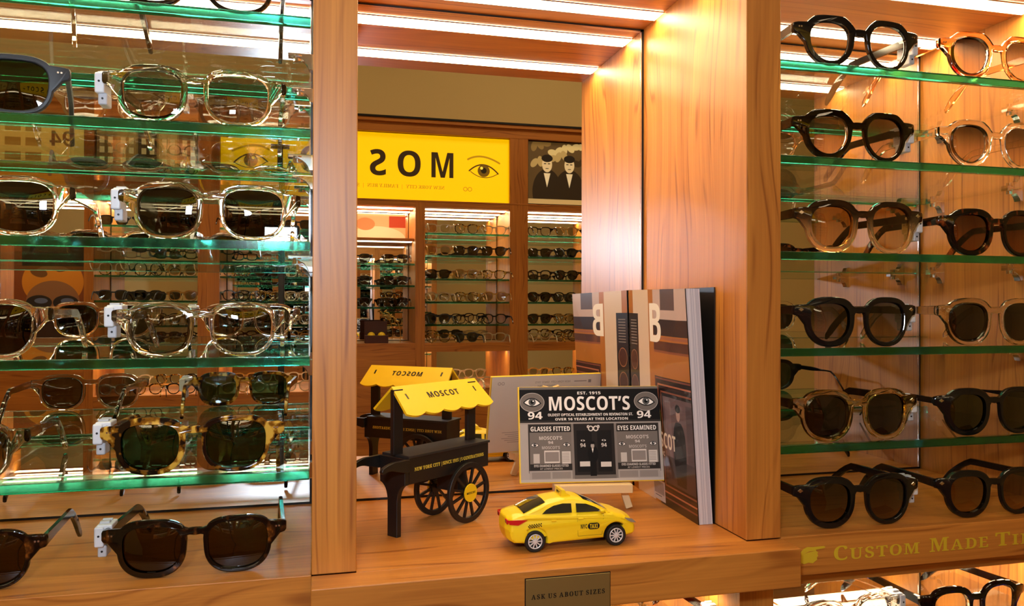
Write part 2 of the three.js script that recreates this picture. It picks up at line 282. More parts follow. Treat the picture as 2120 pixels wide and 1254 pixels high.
function lensGeo(style, m, top, bottom, lo) {
  const s = STYLE[style], R = lo ? 1 : 5, N = lo ? 20 : 56, pos = [], col = [], idx = [];
  for (let r = 0; r <= R; r++) for (let i = 0; i < N; i++) {
    const [x, y] = contour(s, 0.0004, i / N * 2 * Math.PI), k = r / R, X = m * (s.cx + x * k), Y = y * k;
    pos.push(X, Y, -0.0024 - X * X * 1.1 + 0.0022 * (1 - k * k)); const f = clamp((Y / s.b + 1) / 2); col.push(...[0, 1, 2].map((c) => lerp(bottom[c], top[c], sstep(0.1, 0.9, f))));
    if (r < R) { const a = r * N + i, b = r * N + (i + 1) % N; m > 0 ? idx.push(a, a + N, b, b, a + N, b + N) : idx.push(a, b, a + N, b, b + N, a + N); }
  }
  const g = new THREE.BufferGeometry(); g.setAttribute('position', new THREE.Float32BufferAttribute(pos, 3)); g.setAttribute('color', new THREE.Float32BufferAttribute(col, 3)); g.setIndex(idx); g.computeVertexNormals(); return g;
}
// an open temple: from the hinge straight back, then bent down behind the ear; the root is at the origin
function templeGeo(lo, { straight = 0.088, drop = 0.030, thin = false } = {}) {
  const key = 't' + lo + straight + drop + thin; if (geoCache[key]) return geoCache[key];
  const st = [], n = lo ? 5 : 16, q = lo ? 4 : 10;
  for (let i = 0; i <= n; i++) {
    const f = i / n, z = -f * (straight + 0.042), past = Math.max(0, -z - straight) / 0.042, y = -drop * past ** 1.35;
    const h = thin ? lerp(0.0034, 0.0012, sstep(0.25, 0.6, f)) : lerp(0.0048, 0.0040, sstep(0, 0.35, f)) + 0.0018 * sstep(0.7, 0.97, f), w = thin ? lerp(0.0018, 0.0011, f) : 0.0021;
    st.push([y, z, f > 0.99 ? h * 0.6 : h, w]);
  }
  const pos = [], idx = [];
  for (const [y, z, h, w] of st) for (let k = 0; k < q; k++) { const t = (k + 0.5) / q * 2 * Math.PI, c = Math.cos(t), s = Math.sin(t); pos.push(w * Math.sign(c) * Math.abs(c) ** 0.5, y + h * Math.sign(s) * Math.abs(s) ** 0.5, z); }
  for (let i = 0; i < n; i++) for (let k = 0; k < q; k++) { const a = i * q + k, b = i * q + (k + 1) % q; idx.push(a, a + q, b, b, a + q, b + q); }
  for (let k = 1; k < q - 1; k++) { idx.push(0, k, k + 1); const e = n * q; idx.push(e, e + k + 1, e + k); }
  let g = new THREE.BufferGeometry(); g.setAttribute('position', new THREE.Float32BufferAttribute(pos, 3)); g.setIndex(idx); g = g.toNonIndexed(); g = toCreasedNormals(g, 50 * rad); planarUV(g);
  return geoCache[key] = g;
}
const rivetGeo = (kind) => {
  if (geoCache['r' + kind]) return geoCache['r' + kind];
  let g;
  if (kind === 'diamond') { const d = new THREE.Shape([[0.0026, 0], [0, 0.0017], [-0.0026, 0], [0, -0.0017]].map((p) => new THREE.Vector2(...p))); g = new THREE.ExtrudeGeometry(d, { depth: 0.0002, bevelEnabled: true, bevelSize: 0.0003, bevelThickness: 0.0003, bevelSegments: 1 }); }
  else g = merge([-1, 1].map((k) => G(new THREE.CylinderGeometry(0.0008, 0.0008, 0.0006, 10), k * 0.0012, 0, 0.0002, Math.PI / 2)));
  return geoCache['r' + kind] = g;
};
function eyeglasses(o) {   // o: label, pos, width, style, mat, temple, top, bottom, rivet, inward, turn, group, lo
  const s = STYLE[o.style], k = (o.width ?? 0.145) / 0.145, t = thing(o.name ?? 'sunglasses', o.label, o.name === 'eyeglasses' ? 'glasses' : 'sunglasses', o.pos, o.turn ?? 0, o.group);
  const base = s.b + s.rim, fm = FM[o.mat], tm = FM[o.temple ?? o.mat], yE = s.b * 0.64;
  const place = (m) => { m.position.multiplyScalar(k); m.scale.setScalar(k); m.position.y += base * k; return m; };
  let fg = frontGeo(o.style, o.lo);
  if (o.mat === 'fade') { fg = fg.clone(); const p = fg.attributes.position, c = []; for (let i = 0; i < p.count; i++) { const f = sstep(-0.012, 0.012, p.getY(i) - 0.001); c.push(lerp(0.95, 0.05, f), lerp(0.62, 0.026, f), lerp(0.26, 0.012, f)); } fg.setAttribute('color', new THREE.Float32BufferAttribute(c, 3)); }
  place(obj('front_frame', fg, fm, t));
  for (const m of [1, -1]) {
    const L = obj('lens', lensGeo(o.style, m, o.top, o.bottom ?? o.top, o.lo), lensMat(o.top, o.bottom ?? o.top), t); place(L);
    const a = obj('temple', templeGeo(o.lo, { drop: base + yE - 0.0052, thin: o.thin }), o.mat === 'fade' ? FM.tortDark : tm, t);
    a.position.set(m * 0.0700, yE - 0.0004, -0.0040 - 0.07 * 0.07 * 1.1 + 0.001); a.rotation.y = m * (o.inward ?? 4) * rad; place(a);
    if (o.rivet) { const r = obj('rivet', rivetGeo(o.rivet), rivetMat, t); r.position.set(m * 0.0655, yE, -0.0655 * 0.0655 * 1.1 + 0.0000); r.rotation.y = m * 8 * rad; place(r); }
  }
  return t;
}
// place a pair by its two hinges in the photograph: it stands upright on its shelf, z behind the shelf front
function pair(uL, uR, v, y, z, o) {
  const a = onZ(uL ?? uR, v, z), b = onZ(uR ?? uL, v, z); let w = 0.145, x;
  if (uL == null) x = b.x - w / 2; else if (uR == null) x = a.x + w / 2; else { w = b.x - a.x; x = (a.x + b.x) / 2; }
  const t = eyeglasses({ ...o, width: w, pos: [x, y + 0.0003, z] }); t.userData.half = w / 2; return t;
}
// white anti-theft tag clipped round a temple
const barcode = canvasTex(256, 128, (c, w, h) => { c.fillStyle = '#f4f2ee'; c.fillRect(0, 0, w, h); c.fillStyle = '#222'; let x = 78; let q = 5; while (x < 220) { q = (q * 1103515245 + 12345) & 0x7fffffff; const b = 2 + (q >> 16) % 5; c.fillRect(x, 26, b, 54); x += b + 2 + (q >> 20) % 4; } c.font = 'bold 26px sans-serif'; c.fillText('COP', 14, 48); c.fillText('1.2', 20, 78); c.font = '18px sans-serif'; c.fillText('LEMT 46-24', 78, 102); c.fillText('305.0', 190, 118); });
const labelMat = new THREE.MeshStandardMaterial({ name: 'tag_label', map: barcode, roughness: 0.5 });
const tagGrey = new THREE.MeshStandardMaterial({ name: 'grey_tag_plastic', color: new THREE.Color(0.50, 0.50, 0.53), roughness: 0.45 });
function tag(g, side, label, back = 0.026) {   // side -1 / 1: the temple that carries it
  const s = g.userData.half, ht = 0.033, x = g.position.x + side * (s - 0.002), t = thing('security_tag', label, 'security tag', [x, g.position.y + ht, g.position.z - back]);
  obj('tag_body', merge([box(0.0075, 0.017, 0.024, side * 0.0058, 0.0, 0, 0.0016), box(0.012, 0.0045, 0.020, side * 0.002, 0.0075, 0, 0.0012)]), white, t);
  obj('lock_block', merge([box(0.007, 0.010, 0.016, side * 0.0040, -0.0125, 0.001, 0.0014), box(0.008, 0.002, 0.006, side * 0.0030, 0.0105, 0.002, 0.0008), box(0.008, 0.002, 0.003, side * 0.0030, 0.0105, -0.006, 0.0008)]), tagGrey, t);
  obj('pin_hole', merge([G(new THREE.CylinderGeometry(0.0009, 0.0009, 0.0006, 10), side * 0.006, 0.001, 0.0121, Math.PI / 2), G(new THREE.CylinderGeometry(0.0009, 0.0009, 0.0006, 10), side * 0.004, -0.0125, 0.0091, Math.PI / 2)]), blackGap, t);
  const l = obj('barcode_label', new THREE.PlaneGeometry(0.021, 0.0105), labelMat, t); l.position.set(side * 0.0019, 0.0015, 0); l.rotation.y = -side * Math.PI / 2;
  if (side < 0) { l.position.x = side * 0.0097; l.rotation.y = side * Math.PI / 2; }
  return t;
}
const T = { green: [0.05, 0.075, 0.035], g15: [0.05, 0.15, 0.10], dark: [0.03, 0.03, 0.025], brown: [0.05, 0.032, 0.015], grey: [0.46, 0.46, 0.42], paleGrey: [0.45, 0.46, 0.48], clear: [0.94, 0.94, 0.93], smoke: [0.10, 0.08, 0.07], smokeLo: [0.62, 0.52, 0.45], amber: [0.42, 0.24, 0.07], amberLo: [0.60, 0.40, 0.14] };
const zf = -0.012;
const P = {};
P.l1b = pair(205, 594, 20, LH[0], zf, { label: 'dark tortoiseshell glasses on the topmost shelf beside the cart niche post', style: 'square', mat: 'tortDark', top: T.clear, rivet: 'dots', name: 'eyeglasses' });
P.l1a = pair(null, 132, 20, LH[0], zf, { label: 'olive smoke clear glasses on the topmost shelf of the clear frames bay', style: 'square', mat: 'smoke', top: T.clear, inward: 12, name: 'eyeglasses' });
P.l2b = pair(206, 592, 168, LH[1], zf, { label: 'olive smoke crystal sunglasses with pale grey lenses on the second shelf', style: 'square', mat: 'smoke', top: T.grey, rivet: 'dots' });
P.l2a = pair(null, 140, 160, LH[1], zf, { label: 'matte black sunglasses with green lenses on the second shelf', style: 'square', mat: 'matte', top: T.green, rivet: 'dots', inward: 14 });
P.l3b = pair(240, 622, 400, LH[2], zf, { label: 'clear crystal sunglasses with very dark lenses on the third shelf beside the post', style: 'square', mat: 'clear', top: T.dark, rivet: 'dots' });
P.l3a = pair(null, 150, 405, LH[2], zf, { label: 'pinkish crystal sunglasses with dark lenses on the third shelf', style: 'square', mat: 'flesh', top: T.dark, rivet: 'dots' });
P.l4b = pair(226, 598, 640, LH[3], zf, { label: 'clear crystal sunglasses with light lenses on the fourth shelf beside the post', style: 'square', mat: 'clear', top: T.paleGrey, rivet: 'dots' });
P.l4a = pair(null, 105, 650, LH[3], zf, { label: 'clear crystal sunglasses with black lenses on the fourth shelf', style: 'square', mat: 'clear', top: T.dark });
P.l5b = pair(202, 588, 875, LH[4], zf, { label: 'amber tortoiseshell sunglasses with green lenses on the lowest glass shelf', style: 'square', mat: 'tortLight', top: T.g15, rivet: 'dots' });
P.l5a = pair(null, 55, 900, LH[4], zf, { label: 'grey crystal sunglasses on the lowest glass shelf beside the amber tortoiseshell pair', style: 'square', mat: 'grey', top: [0.12, 0.12, 0.11], rivet: 'dots' });
P.l6b = pair(205, 592, 1096, 0, -0.022, { label: 'dark tortoiseshell sunglasses with brown lenses on the wooden deck beside the post', style: 'square', mat: 'tortDark', top: T.brown, rivet: 'dots' });
P.l6a = pair(null, 92, 1120, 0, -0.022, { label: 'dark tortoiseshell sunglasses with plain temples on the wooden deck, away from the post', style: 'square', mat: 'tortDark', top: T.brown, rivet: 'dots' });
P.r1a = pair(1650, 1910, 68, RH[0], zf, { label: 'black crown shaped glasses with clear lenses on the topmost shelf above the lettered rail', style: 'crown', mat: 'black', top: T.clear, rivet: 'dots', name: 'eyeglasses' });
P.r1b = pair(1952, null, 95, RH[0], zf, { label: 'peach coloured crown shaped sunglasses on the topmost shelf above the lettered rail', style: 'crown', mat: 'peach', top: T.smoke, bottom: T.smokeLo, rivet: 'dots' });
P.r2a = pair(1648, 1902, 255, RH[1], zf, { label: 'dark olive crown shaped sunglasses with fading brown lenses on the second shelf', style: 'crown', mat: 'olive', temple: 'tortDark', top: T.smoke, bottom: T.smokeLo, rivet: 'dots' });
P.r2b = pair(1950, null, 275, RH[1], zf, { label: 'clear crown shaped sunglasses with fading brown lenses on the second shelf', style: 'crown', mat: 'clear', temple: 'flesh', top: T.smoke, bottom: T.smokeLo });
P.r3a = pair(1652, 1920, 440, RH[2], zf, { label: 'brown over amber two tone sunglasses with amber lenses on the third shelf', style: 'panto', mat: 'fade', top: T.amber, bottom: T.amberLo, rivet: 'diamond' });
P.r3b = pair(1952, null, 455, RH[2], zf, { label: 'reddish tortoiseshell sunglasses with brown lenses on the third shelf', style: 'panto', mat: 'tortRed', top: [0.07, 0.03, 0.015], bottom: [0.20, 0.10, 0.05], rivet: 'diamond' });
P.r4a = pair(1652, 1905, 640, RH[3], zf, { label: 'glossy black sunglasses with fading grey brown lenses on the fourth shelf', style: 'panto', mat: 'black', top: [0.10, 0.09, 0.075], bottom: [0.34, 0.30, 0.24], rivet: 'diamond' });
P.r4b = pair(1948, null, 640, RH[3], zf, { label: 'clear crystal sunglasses with dark grey lenses on the fourth shelf above the lettered rail', style: 'panto', mat: 'clear', temple: 'smoke', top: T.dark, bottom: [0.05, 0.05, 0.05] });
P.r5a = pair(1644, 1908, 840, RH[4], zf, { label: 'golden crystal sunglasses with black temples on the lowest glass shelf', style: 'panto', mat: 'gold', temple: 'tortDark', top: [0.04, 0.03, 0.025], rivet: 'diamond' });
P.r5b = pair(1945, null, 840, RH[4], zf, { label: 'black sunglasses with thin wire temple ends on the lowest glass shelf', style: 'panto', mat: 'black', top: T.green, rivet: 'diamond', thin: true });
P.r6a = pair(1650, 1910, 1015, 0, -0.014, { label: 'glossy black sunglasses with dark smoke lenses on the deck above the pointing hand', style: 'panto', mat: 'black', top: [0.06, 0.05, 0.04], bottom: [0.22, 0.17, 0.12], rivet: 'diamond' });
P.r6b = pair(1946, null, 1010, 0, -0.014, { label: 'glossy black sunglasses with light brown lenses on the deck above the word made', style: 'panto', mat: 'black', top: [0.20, 0.15, 0.09], bottom: [0.42, 0.32, 0.20], rivet: 'diamond' });
P.r7a = eyeglasses({ label: 'clear crystal glasses on the lower shelf under the lettered rail', style: 'panto', mat: 'clear', top: T.clear, pos: [0.535, LOW + 0.0003, -0.02], name: 'eyeglasses', turn: 0.1 }); P.r7a.userData.half = 0.0725;
P.r7b = eyeglasses({ label: 'navy crystal glasses on the lower shelf under the lettered rail', style: 'panto', mat: 'navy', top: T.clear, pos: [0.695, LOW + 0.0003, -0.02], name: 'eyeglasses', turn: 0.05 }); P.r7b.userData.half = 0.0725;
P.n7 = eyeglasses({ label: 'dark red glasses on the lower shelf under the niche counter', style: 'panto', mat: 'red', top: T.clear, pos: [0.322, LOW + 0.0003, -0.03], name: 'eyeglasses' }); P.n7.userData.half = 0.0725;
for (const [k, side, what] of [['l1b', -1, 'dark tortoiseshell glasses on the topmost shelf'], ['l2b', -1, 'olive smoke pair with grey lenses'], ['l3b', -1, 'clear pair with very dark lenses'], ['l4b', -1, 'clear pair with light lenses'], ['l5b', -1, 'amber tortoiseshell pair'], ['l6b', -1, 'dark tortoiseshell pair beside the post'],
  ['r1a', 1, 'black crown shaped glasses'], ['r2a', 1, 'dark olive crown shaped pair'], ['r3a', 1, 'two tone amber pair'], ['r4a', 1, 'black pair on the fourth shelf'], ['r5a', 1, 'golden crystal pair'], ['r6a', 1, 'black pair above the pointing hand'], ['r7a', 1, 'clear glasses on the lower shelf'], ['n7', 1, 'dark red glasses']])
  tag(P[k], side, 'white security tag clipped to the ' + what);
for (const k of Object.keys(P)) delete P[k].userData.half;

// ---------------------------------------------------------------- lettering and plaque
{
  const put = (word, u0, u1, v, cap, f, z, mat, parent, name) => {
    const a = onZ(u0, v, z), b = onZ(u1, v, z), g = word.split('').map((ch, i) => [ch, i ? cap * 0.78 : cap]);
    let x = 0; const list = []; for (const [ch, size] of g) { const q = letters(ch, size, f, 0.0003); q.computeBoundingBox(); q.translate(x - q.boundingBox.min.x, 0, 0); x += q.boundingBox.max.x - q.boundingBox.min.x + cap * 0.14; list.push(q); }
    const m = obj(name, merge(list), mat, parent); m.scale.x = (b.x - a.x) / (x - cap * 0.14); m.position.set(a.x, a.y, z + 0.0002); return m;
  };
  const y0 = onZ(1726, 1160, 0).y, at = (u) => { let v = 1150; for (let i = 0; i < 6; i++) v -= (y0 - onZ(u, v, 0).y) * 2000; return v; };
  put('CUSTOM', 1726, 1903, at(1726), 0.0142, 'serif_bold', 0, gold, cabR, 'lettering'); put('MADE', 1924, 2045, at(1924), 0.0142, 'serif_bold', 0, gold, cabR, 'lettering'); put('TINTS', 2060, 2190, at(2060), 0.0142, 'serif_bold', 0, gold, cabR, 'lettering');
  const h = [[0, 4], [8, 12], [16, 15], [27, 14], [50, 14.5], [53, 12.5], [50, 10.5], [33, 9], [34, 6.5], [38, 4], [36, 1.5], [38, -2], [35, -5], [36, -9], [31, -12], [27, -15], [18, -13], [9, -15], [4, -13], [0, -17]].map(([x, y]) => new THREE.Vector2(x * 0.00055, y * 0.00055 + 0.006));
  const hand = obj('pointing_hand', new THREE.ExtrudeGeometry(new THREE.Shape(h), { depth: 0.0003, bevelEnabled: false }), gold, cabR); hand.position.set(onZ(1655, 1150, 0).x, y0 + 0.0015, 0.0002);
  const finger = obj('thumb_line', new THREE.ExtrudeGeometry(new THREE.Shape([[10, 4], [20, 7.6], [32, 7.4], [20, 6.2]].map(([x, y]) => new THREE.Vector2(x * 0.00055, y * 0.00055))), { depth: 0.0002, bevelEnabled: false }), wood, hand); finger.position.set(0, 0.0058, 0.0002);
  const brass = new THREE.MeshStandardMaterial({ name: 'brass_plate', color: new THREE.Color(0.42, 0.30, 0.10), metalness: 0.85, roughness: 0.45 });
  const t = thing('sign_plaque', 'small brass plaque reading ask us about sizes on the counter edge', 'sign', [0.2106, -0.0215, 0.0335]);
  obj('brass_plate', box(0.0764, 0.0300, 0.0012, 0, 0, 0.0006, 0.0004), brass, t); obj('plate_backing', box(0.0778, 0.0314, 0.0003, 0, 0, 0.0001), blackGap, t);
  const g = letters('ASK US ABOUT SIZES', 0.0040, 'serif_bold', 0.0002, 0.0006), w = g.userData.w; const m = obj('lettering', g, blackGap, t); m.scale.x = 0.0665 / w; m.position.set(-0.0333, -0.0024, 0.0013);
}

// ---------------------------------------------------------------- toy push cart
{
  const cartBlack = new THREE.MeshStandardMaterial({ name: 'black_painted_wood', color: new THREE.Color(0.008, 0.007, 0.006), roughness: 0.42 });
  const cartTop = new THREE.MeshStandardMaterial({ name: 'black_lid', color: new THREE.Color(0.016, 0.014, 0.012), roughness: 0.55 });
  const yel = new THREE.MeshStandardMaterial({ name: 'yellow_board', color: new THREE.Color(0.86, 0.56, 0.005), roughness: 0.5 });
  const inkYellow = new THREE.MeshStandardMaterial({ name: 'yellow_print', color: new THREE.Color(0.75, 0.55, 0.05), roughness: 0.6 });
  const t = thing('push_cart', 'miniature black push cart with a yellow scalloped roof', 'toy cart', [0.1344, 0, -0.1425], Math.atan2(0.604, 0.797));
  obj('cart_box', merge([box(0.118, 0.0255, 0.003, -0.0145, 0.0653, 0.0165), box(0.118, 0.0255, 0.003, -0.0145, 0.0653, -0.0165), box(0.003, 0.0255, 0.034, 0.043, 0.0653, 0), box(0.003, 0.0255, 0.034, -0.072, 0.0653, 0), box(0.118, 0.003, 0.034, -0.0145, 0.054, 0)]), cartBlack, t);
  obj('lid', box(0.1215, 0.0026, 0.0385, -0.0145, 0.0790, 0, 0.0004), cartTop, t);
  for (const x of [-0.0735, 0.0350]) obj('post', box(0.0125, 0.064, 0.005, x, 0.112, x < 0 ? 0.0 : 0, 0.0005), cartBlack, t);
  const legS = new THREE.Shape(); legS.moveTo(-0.0065, 0); legS.lineTo(0.0065, 0); legS.lineTo(0.0065, 0.036); legS.quadraticCurveTo(0.008, 0.050, 0.0175, 0.0525); legS.lineTo(0.0175, 0.0778); legS.lineTo(-0.0175, 0.0778); legS.lineTo(-0.0175, 0.0525); legS.quadraticCurveTo(-0.008, 0.050, -0.0065, 0.036);
  obj('leg', G(new THREE.ExtrudeGeometry(legS, { depth: 0.005, bevelEnabled: true, bevelSize: 0.0004, bevelThickness: 0.0004, bevelSegments: 1 }), -0.079, 0, 0, 0, Math.PI / 2, 0), cartBlack, t);
  const hs = new THREE.Shape(); hs.moveTo(0.0005, 0.066); hs.lineTo(0.0005, 0.0775); hs.lineTo(-0.018, 0.0775); hs.quadraticCurveTo(-0.028, 0.0765, -0.0325, 0.0735); hs.quadraticCurveTo(-0.0355, 0.071, -0.0325, 0.069); hs.quadraticCurveTo(-0.026, 0.0725, -0.016, 0.069); hs.lineTo(-0.002, 0.0655);
  for (const s of [1, -1]) obj('handle', G(new THREE.ExtrudeGeometry(hs, { depth: 0.0035, bevelEnabled: true, bevelSize: 0.0003, bevelThickness: 0.0003, bevelSegments: 1 }), -0.0775, 0, s > 0 ? 0.0182 : -0.0222), cartBlack, t);
  // wheels
  const ring = new THREE.Shape(); ring.absarc(0, 0, 0.031, 0, 2 * Math.PI); const hole = new THREE.Path(); hole.absarc(0, 0, 0.0262, 0, 2 * Math.PI, true); ring.holes.push(hole);
  const wl = [new THREE.ExtrudeGeometry(ring, { depth: 0.0032, bevelEnabled: true, bevelSize: 0.0003, bevelThickness: 0.0003, bevelSegments: 1, curveSegments: 40 }), G(new THREE.CylinderGeometry(0.0075, 0.0075, 0.004, 24), 0, 0, 0.0016, Math.PI / 2)];
  for (const s of [1, -1]) {
    const w = obj('wheel', merge(wl.map((g) => g.clone())), cartBlack, t); w.position.set(0.006, 0.0313, s > 0 ? 0.0225 : -0.0257);
    for (let i = 0; i < 12; i++) { const a = (i + 0.5) / 12 * 2 * Math.PI; const sp = obj('spoke', box(0.021, 0.0026, 0.0022, 0.0168, 0, 0.0016), cartBlack, w); sp.rotation.z = a; }
    const hub = obj('hub_cap', G(new THREE.CylinderGeometry(0.0094, 0.0094, 0.0014, 28), 0, 0, s > 0 ? 0.0044 : -0.0012, Math.PI / 2), yel, w);
    const l = letters('MOSCOT', 0.0022, 'sans_bold', 0.0002, 0.0001), m = obj('hub_lettering', G(l, -l.userData.w / 2, -0.001, 0.0051), blackGap, w); if (s < 0) m.visible = true, m.rotation.y = Math.PI, m.position.z = 0.003;
  }
  obj('axle', G(new THREE.CylinderGeometry(0.0022, 0.0022, 0.046, 10), 0.006, 0.0313, 0, Math.PI / 2), cartBlack, t); obj('axle_block', box(0.014, 0.022, 0.03, 0.006, 0.042, 0), cartBlack, t);
  // roof: two sloping boards with scalloped eaves
  const L = 0.123, slope = Math.hypot(0.0255, 0.0248), rs = new THREE.Shape(); rs.moveTo(-L / 2, 0); rs.lineTo(L / 2, 0); rs.lineTo(L / 2 + 0.003, slope - 0.003);
  for (let i = 0; i < 5; i++) { const x1 = L / 2 + 0.003 - (i + 1) * (L + 0.006) / 5, xm = x1 + (L + 0.006) / 10; rs.quadraticCurveTo(xm, slope + 0.0042, x1, slope - 0.003); }
  const slots = [-1, 1].map((k) => new THREE.Path([[k * 0.0500 - 0.0012, 0.008], [k * 0.0500 + 0.0012, 0.008], [k * 0.0500 + 0.0012, 0.015], [k * 0.0500 - 0.0012, 0.015]].map((p) => new THREE.Vector2(...p)))); rs.holes.push(...slots);
  const rg = new THREE.ExtrudeGeometry(rs, { depth: 0.0024, bevelEnabled: false, curveSegments: 8 }), tilt = Math.atan2(0.0248, 0.0255);
  for (const s of [1, -1]) {
    const r = obj('roof_board', rg, yel, t); r.rotation.set(s > 0 ? Math.PI / 2 + tilt : Math.PI / 2 - tilt + Math.PI, 0, s > 0 ? 0 : 0); r.position.set(-0.0175, 0.1452, 0);
    if (s < 0) { r.rotation.set(-Math.PI / 2 - tilt + Math.PI * 0, 0, 0); r.scale.z = -1; r.scale.set(1, 1, 1); }
    for (const k of [-1, 1]) obj('tongue', box(0.0022, 0.0062, 0.0022, k * 0.05, 0.0115, 0.0014), cartBlack, r);
    const l = letters('MOSCOT', 0.0072, 'sans_bold', 0.0003, 0.0008), m = obj('roof_lettering', l, blackGap, r);
    if (s > 0) { m.rotation.set(Math.PI, 0, 0); m.position.set(-l.userData.w / 2, 0.0165, -0.0001); } else { m.rotation.set(0, 0, Math.PI); m.position.set(l.userData.w / 2, 0.0165, 0.0025); }
  }
  for (const s of [1, -1]) { const l = letters('NEW YORK CITY | SINCE 1915 | 5 GENERATIONS', 0.0034, 'serif_bold', 0.0002, 0.0001), m = obj('side_lettering', l, inkYellow, t); m.scale.x = 0.103 / l.userData.w; m.position.set(s > 0 ? -0.0665 : 0.037, 0.0645, s * 0.0181); if (s < 0) m.rotation.y = Math.PI; }
}

// ---------------------------------------------------------------- toy taxi
{
  const t = thing('toy_taxi', 'yellow die cast toy taxi on the counter in front of the print', 'toy car', [0.2342, 0, -0.0385], 0.9 * rad);
  const glass = new THREE.MeshPhysicalMaterial({ name: 'dark_car_glass', color: new THREE.Color(0.02, 0.022, 0.014), roughness: 0.08, clearcoat: 1 });
  const trim = new THREE.MeshStandardMaterial({ name: 'black_trim', color: 0x0a0a0a, roughness: 0.5 }), tyre = new THREE.MeshStandardMaterial({ name: 'tyre_rubber', color: 0x0b0b0b, roughness: 0.6 });
  const HW = 0.0238;
  const plan = (x) => 1 - 0.16 * sstep(0.044, 0.0655, x) - 0.13 * sstep(0.046, 0.068, -x);
  const sh = new THREE.Shape(); sh.moveTo(-0.0620, 0.0085); sh.quadraticCurveTo(-0.0668, 0.012, -0.0670, 0.020); sh.quadraticCurveTo(-0.0672, 0.0265, -0.0655, 0.0302); sh.quadraticCurveTo(-0.061, 0.0335, -0.046, 0.0338);
  sh.lineTo(0.026, 0.0318); sh.quadraticCurveTo(0.046, 0.0295, 0.0575, 0.0240); sh.quadraticCurveTo(0.0640, 0.0195, 0.0645, 0.0150); sh.quadraticCurveTo(0.0645, 0.0100, 0.0610, 0.0082);
  sh.lineTo(0.0520, 0.0078); sh.absarc(0.04, 0.0098, 0.0119, -0.15, Math.PI + 0.15, false); sh.lineTo(-0.0285, 0.0068); sh.absarc(-0.04, 0.0098, 0.0119, -0.2, Math.PI + 0.15, false); sh.lineTo(-0.0620, 0.0085);
  let g = new THREE.ExtrudeGeometry(sh, { depth: 2 * HW - 0.006, steps: 8, bevelEnabled: true, bevelSize: 0.0026, bevelOffset: -0.0026, bevelThickness: 0.003, bevelSegments: 4, curveSegments: 10 }); g.translate(0, 0, -HW + 0.003);
  { const p = g.attributes.position; for (let i = 0; i < p.count; i++) { const x = p.getX(i), y = p.getY(i), z = p.getZ(i), q = z / HW; p.setXYZ(i, x + (Math.abs(x) > 0.05 ? -Math.sign(x) * 0.004 * q * q : 0), y + (y > 0.022 ? 0.0012 * (1 - q * q) : 0), z * plan(x) * (1 - 0.05 * sstep(0.022, 0.034, y) - 0.05 * sstep(0.014, 0.006, y))); } }
  const bodyG = smooth(g, 40);
  const gh = new THREE.Shape(); gh.moveTo(-0.0520, 0.0330); gh.quadraticCurveTo(-0.036, 0.0405, -0.025, 0.0436); gh.quadraticCurveTo(-0.010, 0.0462, 0.002, 0.0452); gh.quadraticCurveTo(0.016, 0.0432, 0.0365, 0.0305); gh.lineTo(-0.0520, 0.0305);
  let r = new THREE.ExtrudeGeometry(gh, { depth: 2 * HW - 0.008, steps: 8, bevelEnabled: true, bevelSize: 0.0022, bevelOffset: -0.0022, bevelThickness: 0.004, bevelSegments: 4, curveSegments: 12 }); r.translate(0, 0, -HW + 0.004);
  const lean = (x, y) => (0.955 - 0.24 * sstep(0.030, 0.046, y)) * (1 - 0.10 * sstep(0.02, 0.04, x) - 0.12 * sstep(0.03, 0.055, -x));
  { const p = r.attributes.position; for (let i = 0; i < p.count; i++) { const x = p.getX(i), y = p.getY(i), z = p.getZ(i), q = z / HW; p.setXYZ(i, x, y + (y > 0.034 ? 0.0010 * (1 - q * q) : 0), z * lean(x, y)); } }
  obj('body', merge([bodyG, smooth(r, 40)]), yellow, t);
  obj('underbody', box(0.110, 0.005, 0.036, -0.001, 0.0100, 0), trim, t);
  const plate = (pts, mat, name, lift = 0.0003, parent = t) => { for (const s of [1, -1]) { const q = new THREE.ShapeGeometry(new THREE.Shape(pts.map((p) => new THREE.Vector2(...p))), 8), P2 = q.attributes.position; for (let i = 0; i < P2.count; i++) { const x = P2.getX(i), y = P2.getY(i); P2.setZ(i, s * (HW * (y > 0.0325 ? lean(x, y) : plan(x) * (1 - 0.05 * sstep(0.022, 0.034, y))) + lift)); } if (s < 0) q.index.array.reverse(); q.computeVertexNormals(); obj(name, q, mat, parent); } };
  const ribbon = (f0, f1, n) => Array.from({ length: n }, (_, i) => [f0[0] + (f1[0] - f0[0]) * i / (n - 1), f0[1] + (f1[1] - f0[1]) * i / (n - 1)]);
  plate([[-0.0330, 0.0343], [-0.0040, 0.0340], [-0.0035, 0.0415], [-0.012, 0.0419], [-0.021, 0.0405], [-0.0285, 0.0376]], glass, 'side_window');
  plate([[0.0005, 0.0338], [0.0260, 0.0333], [0.0200, 0.0372], [0.0110, 0.0404], [0.0010, 0.0413]], glass, 'side_window');
  // windscreens follow the roof line
  const screen = (pts, name) => { const n = 8, pos = [], idx = []; pts.forEach(([x, y, w]) => { for (let i = 0; i <= n; i++) { const q = -1 + 2 * i / n; pos.push(x, y + 0.0010 * (1 - q * q), q * w); } }); for (let a = 0; a < pts.length - 1; a++) for (let i = 0; i < n; i++) { const k = a * (n + 1) + i; idx.push(k, k + 1, k + n + 1, k + 1, k + n + 2, k + n + 1); } const q = new THREE.BufferGeometry(); q.setAttribute('position', new THREE.Float32BufferAttribute(pos, 3)); q.setIndex(idx); q.computeVertexNormals(); obj(name, q, glass, t); };
  screen([[-0.0495, 0.0348, 0.0172], [-0.0420, 0.0384, 0.0170], [-0.0350, 0.0411, 0.0162], [-0.0280, 0.0433, 0.0150]], 'rear_window');
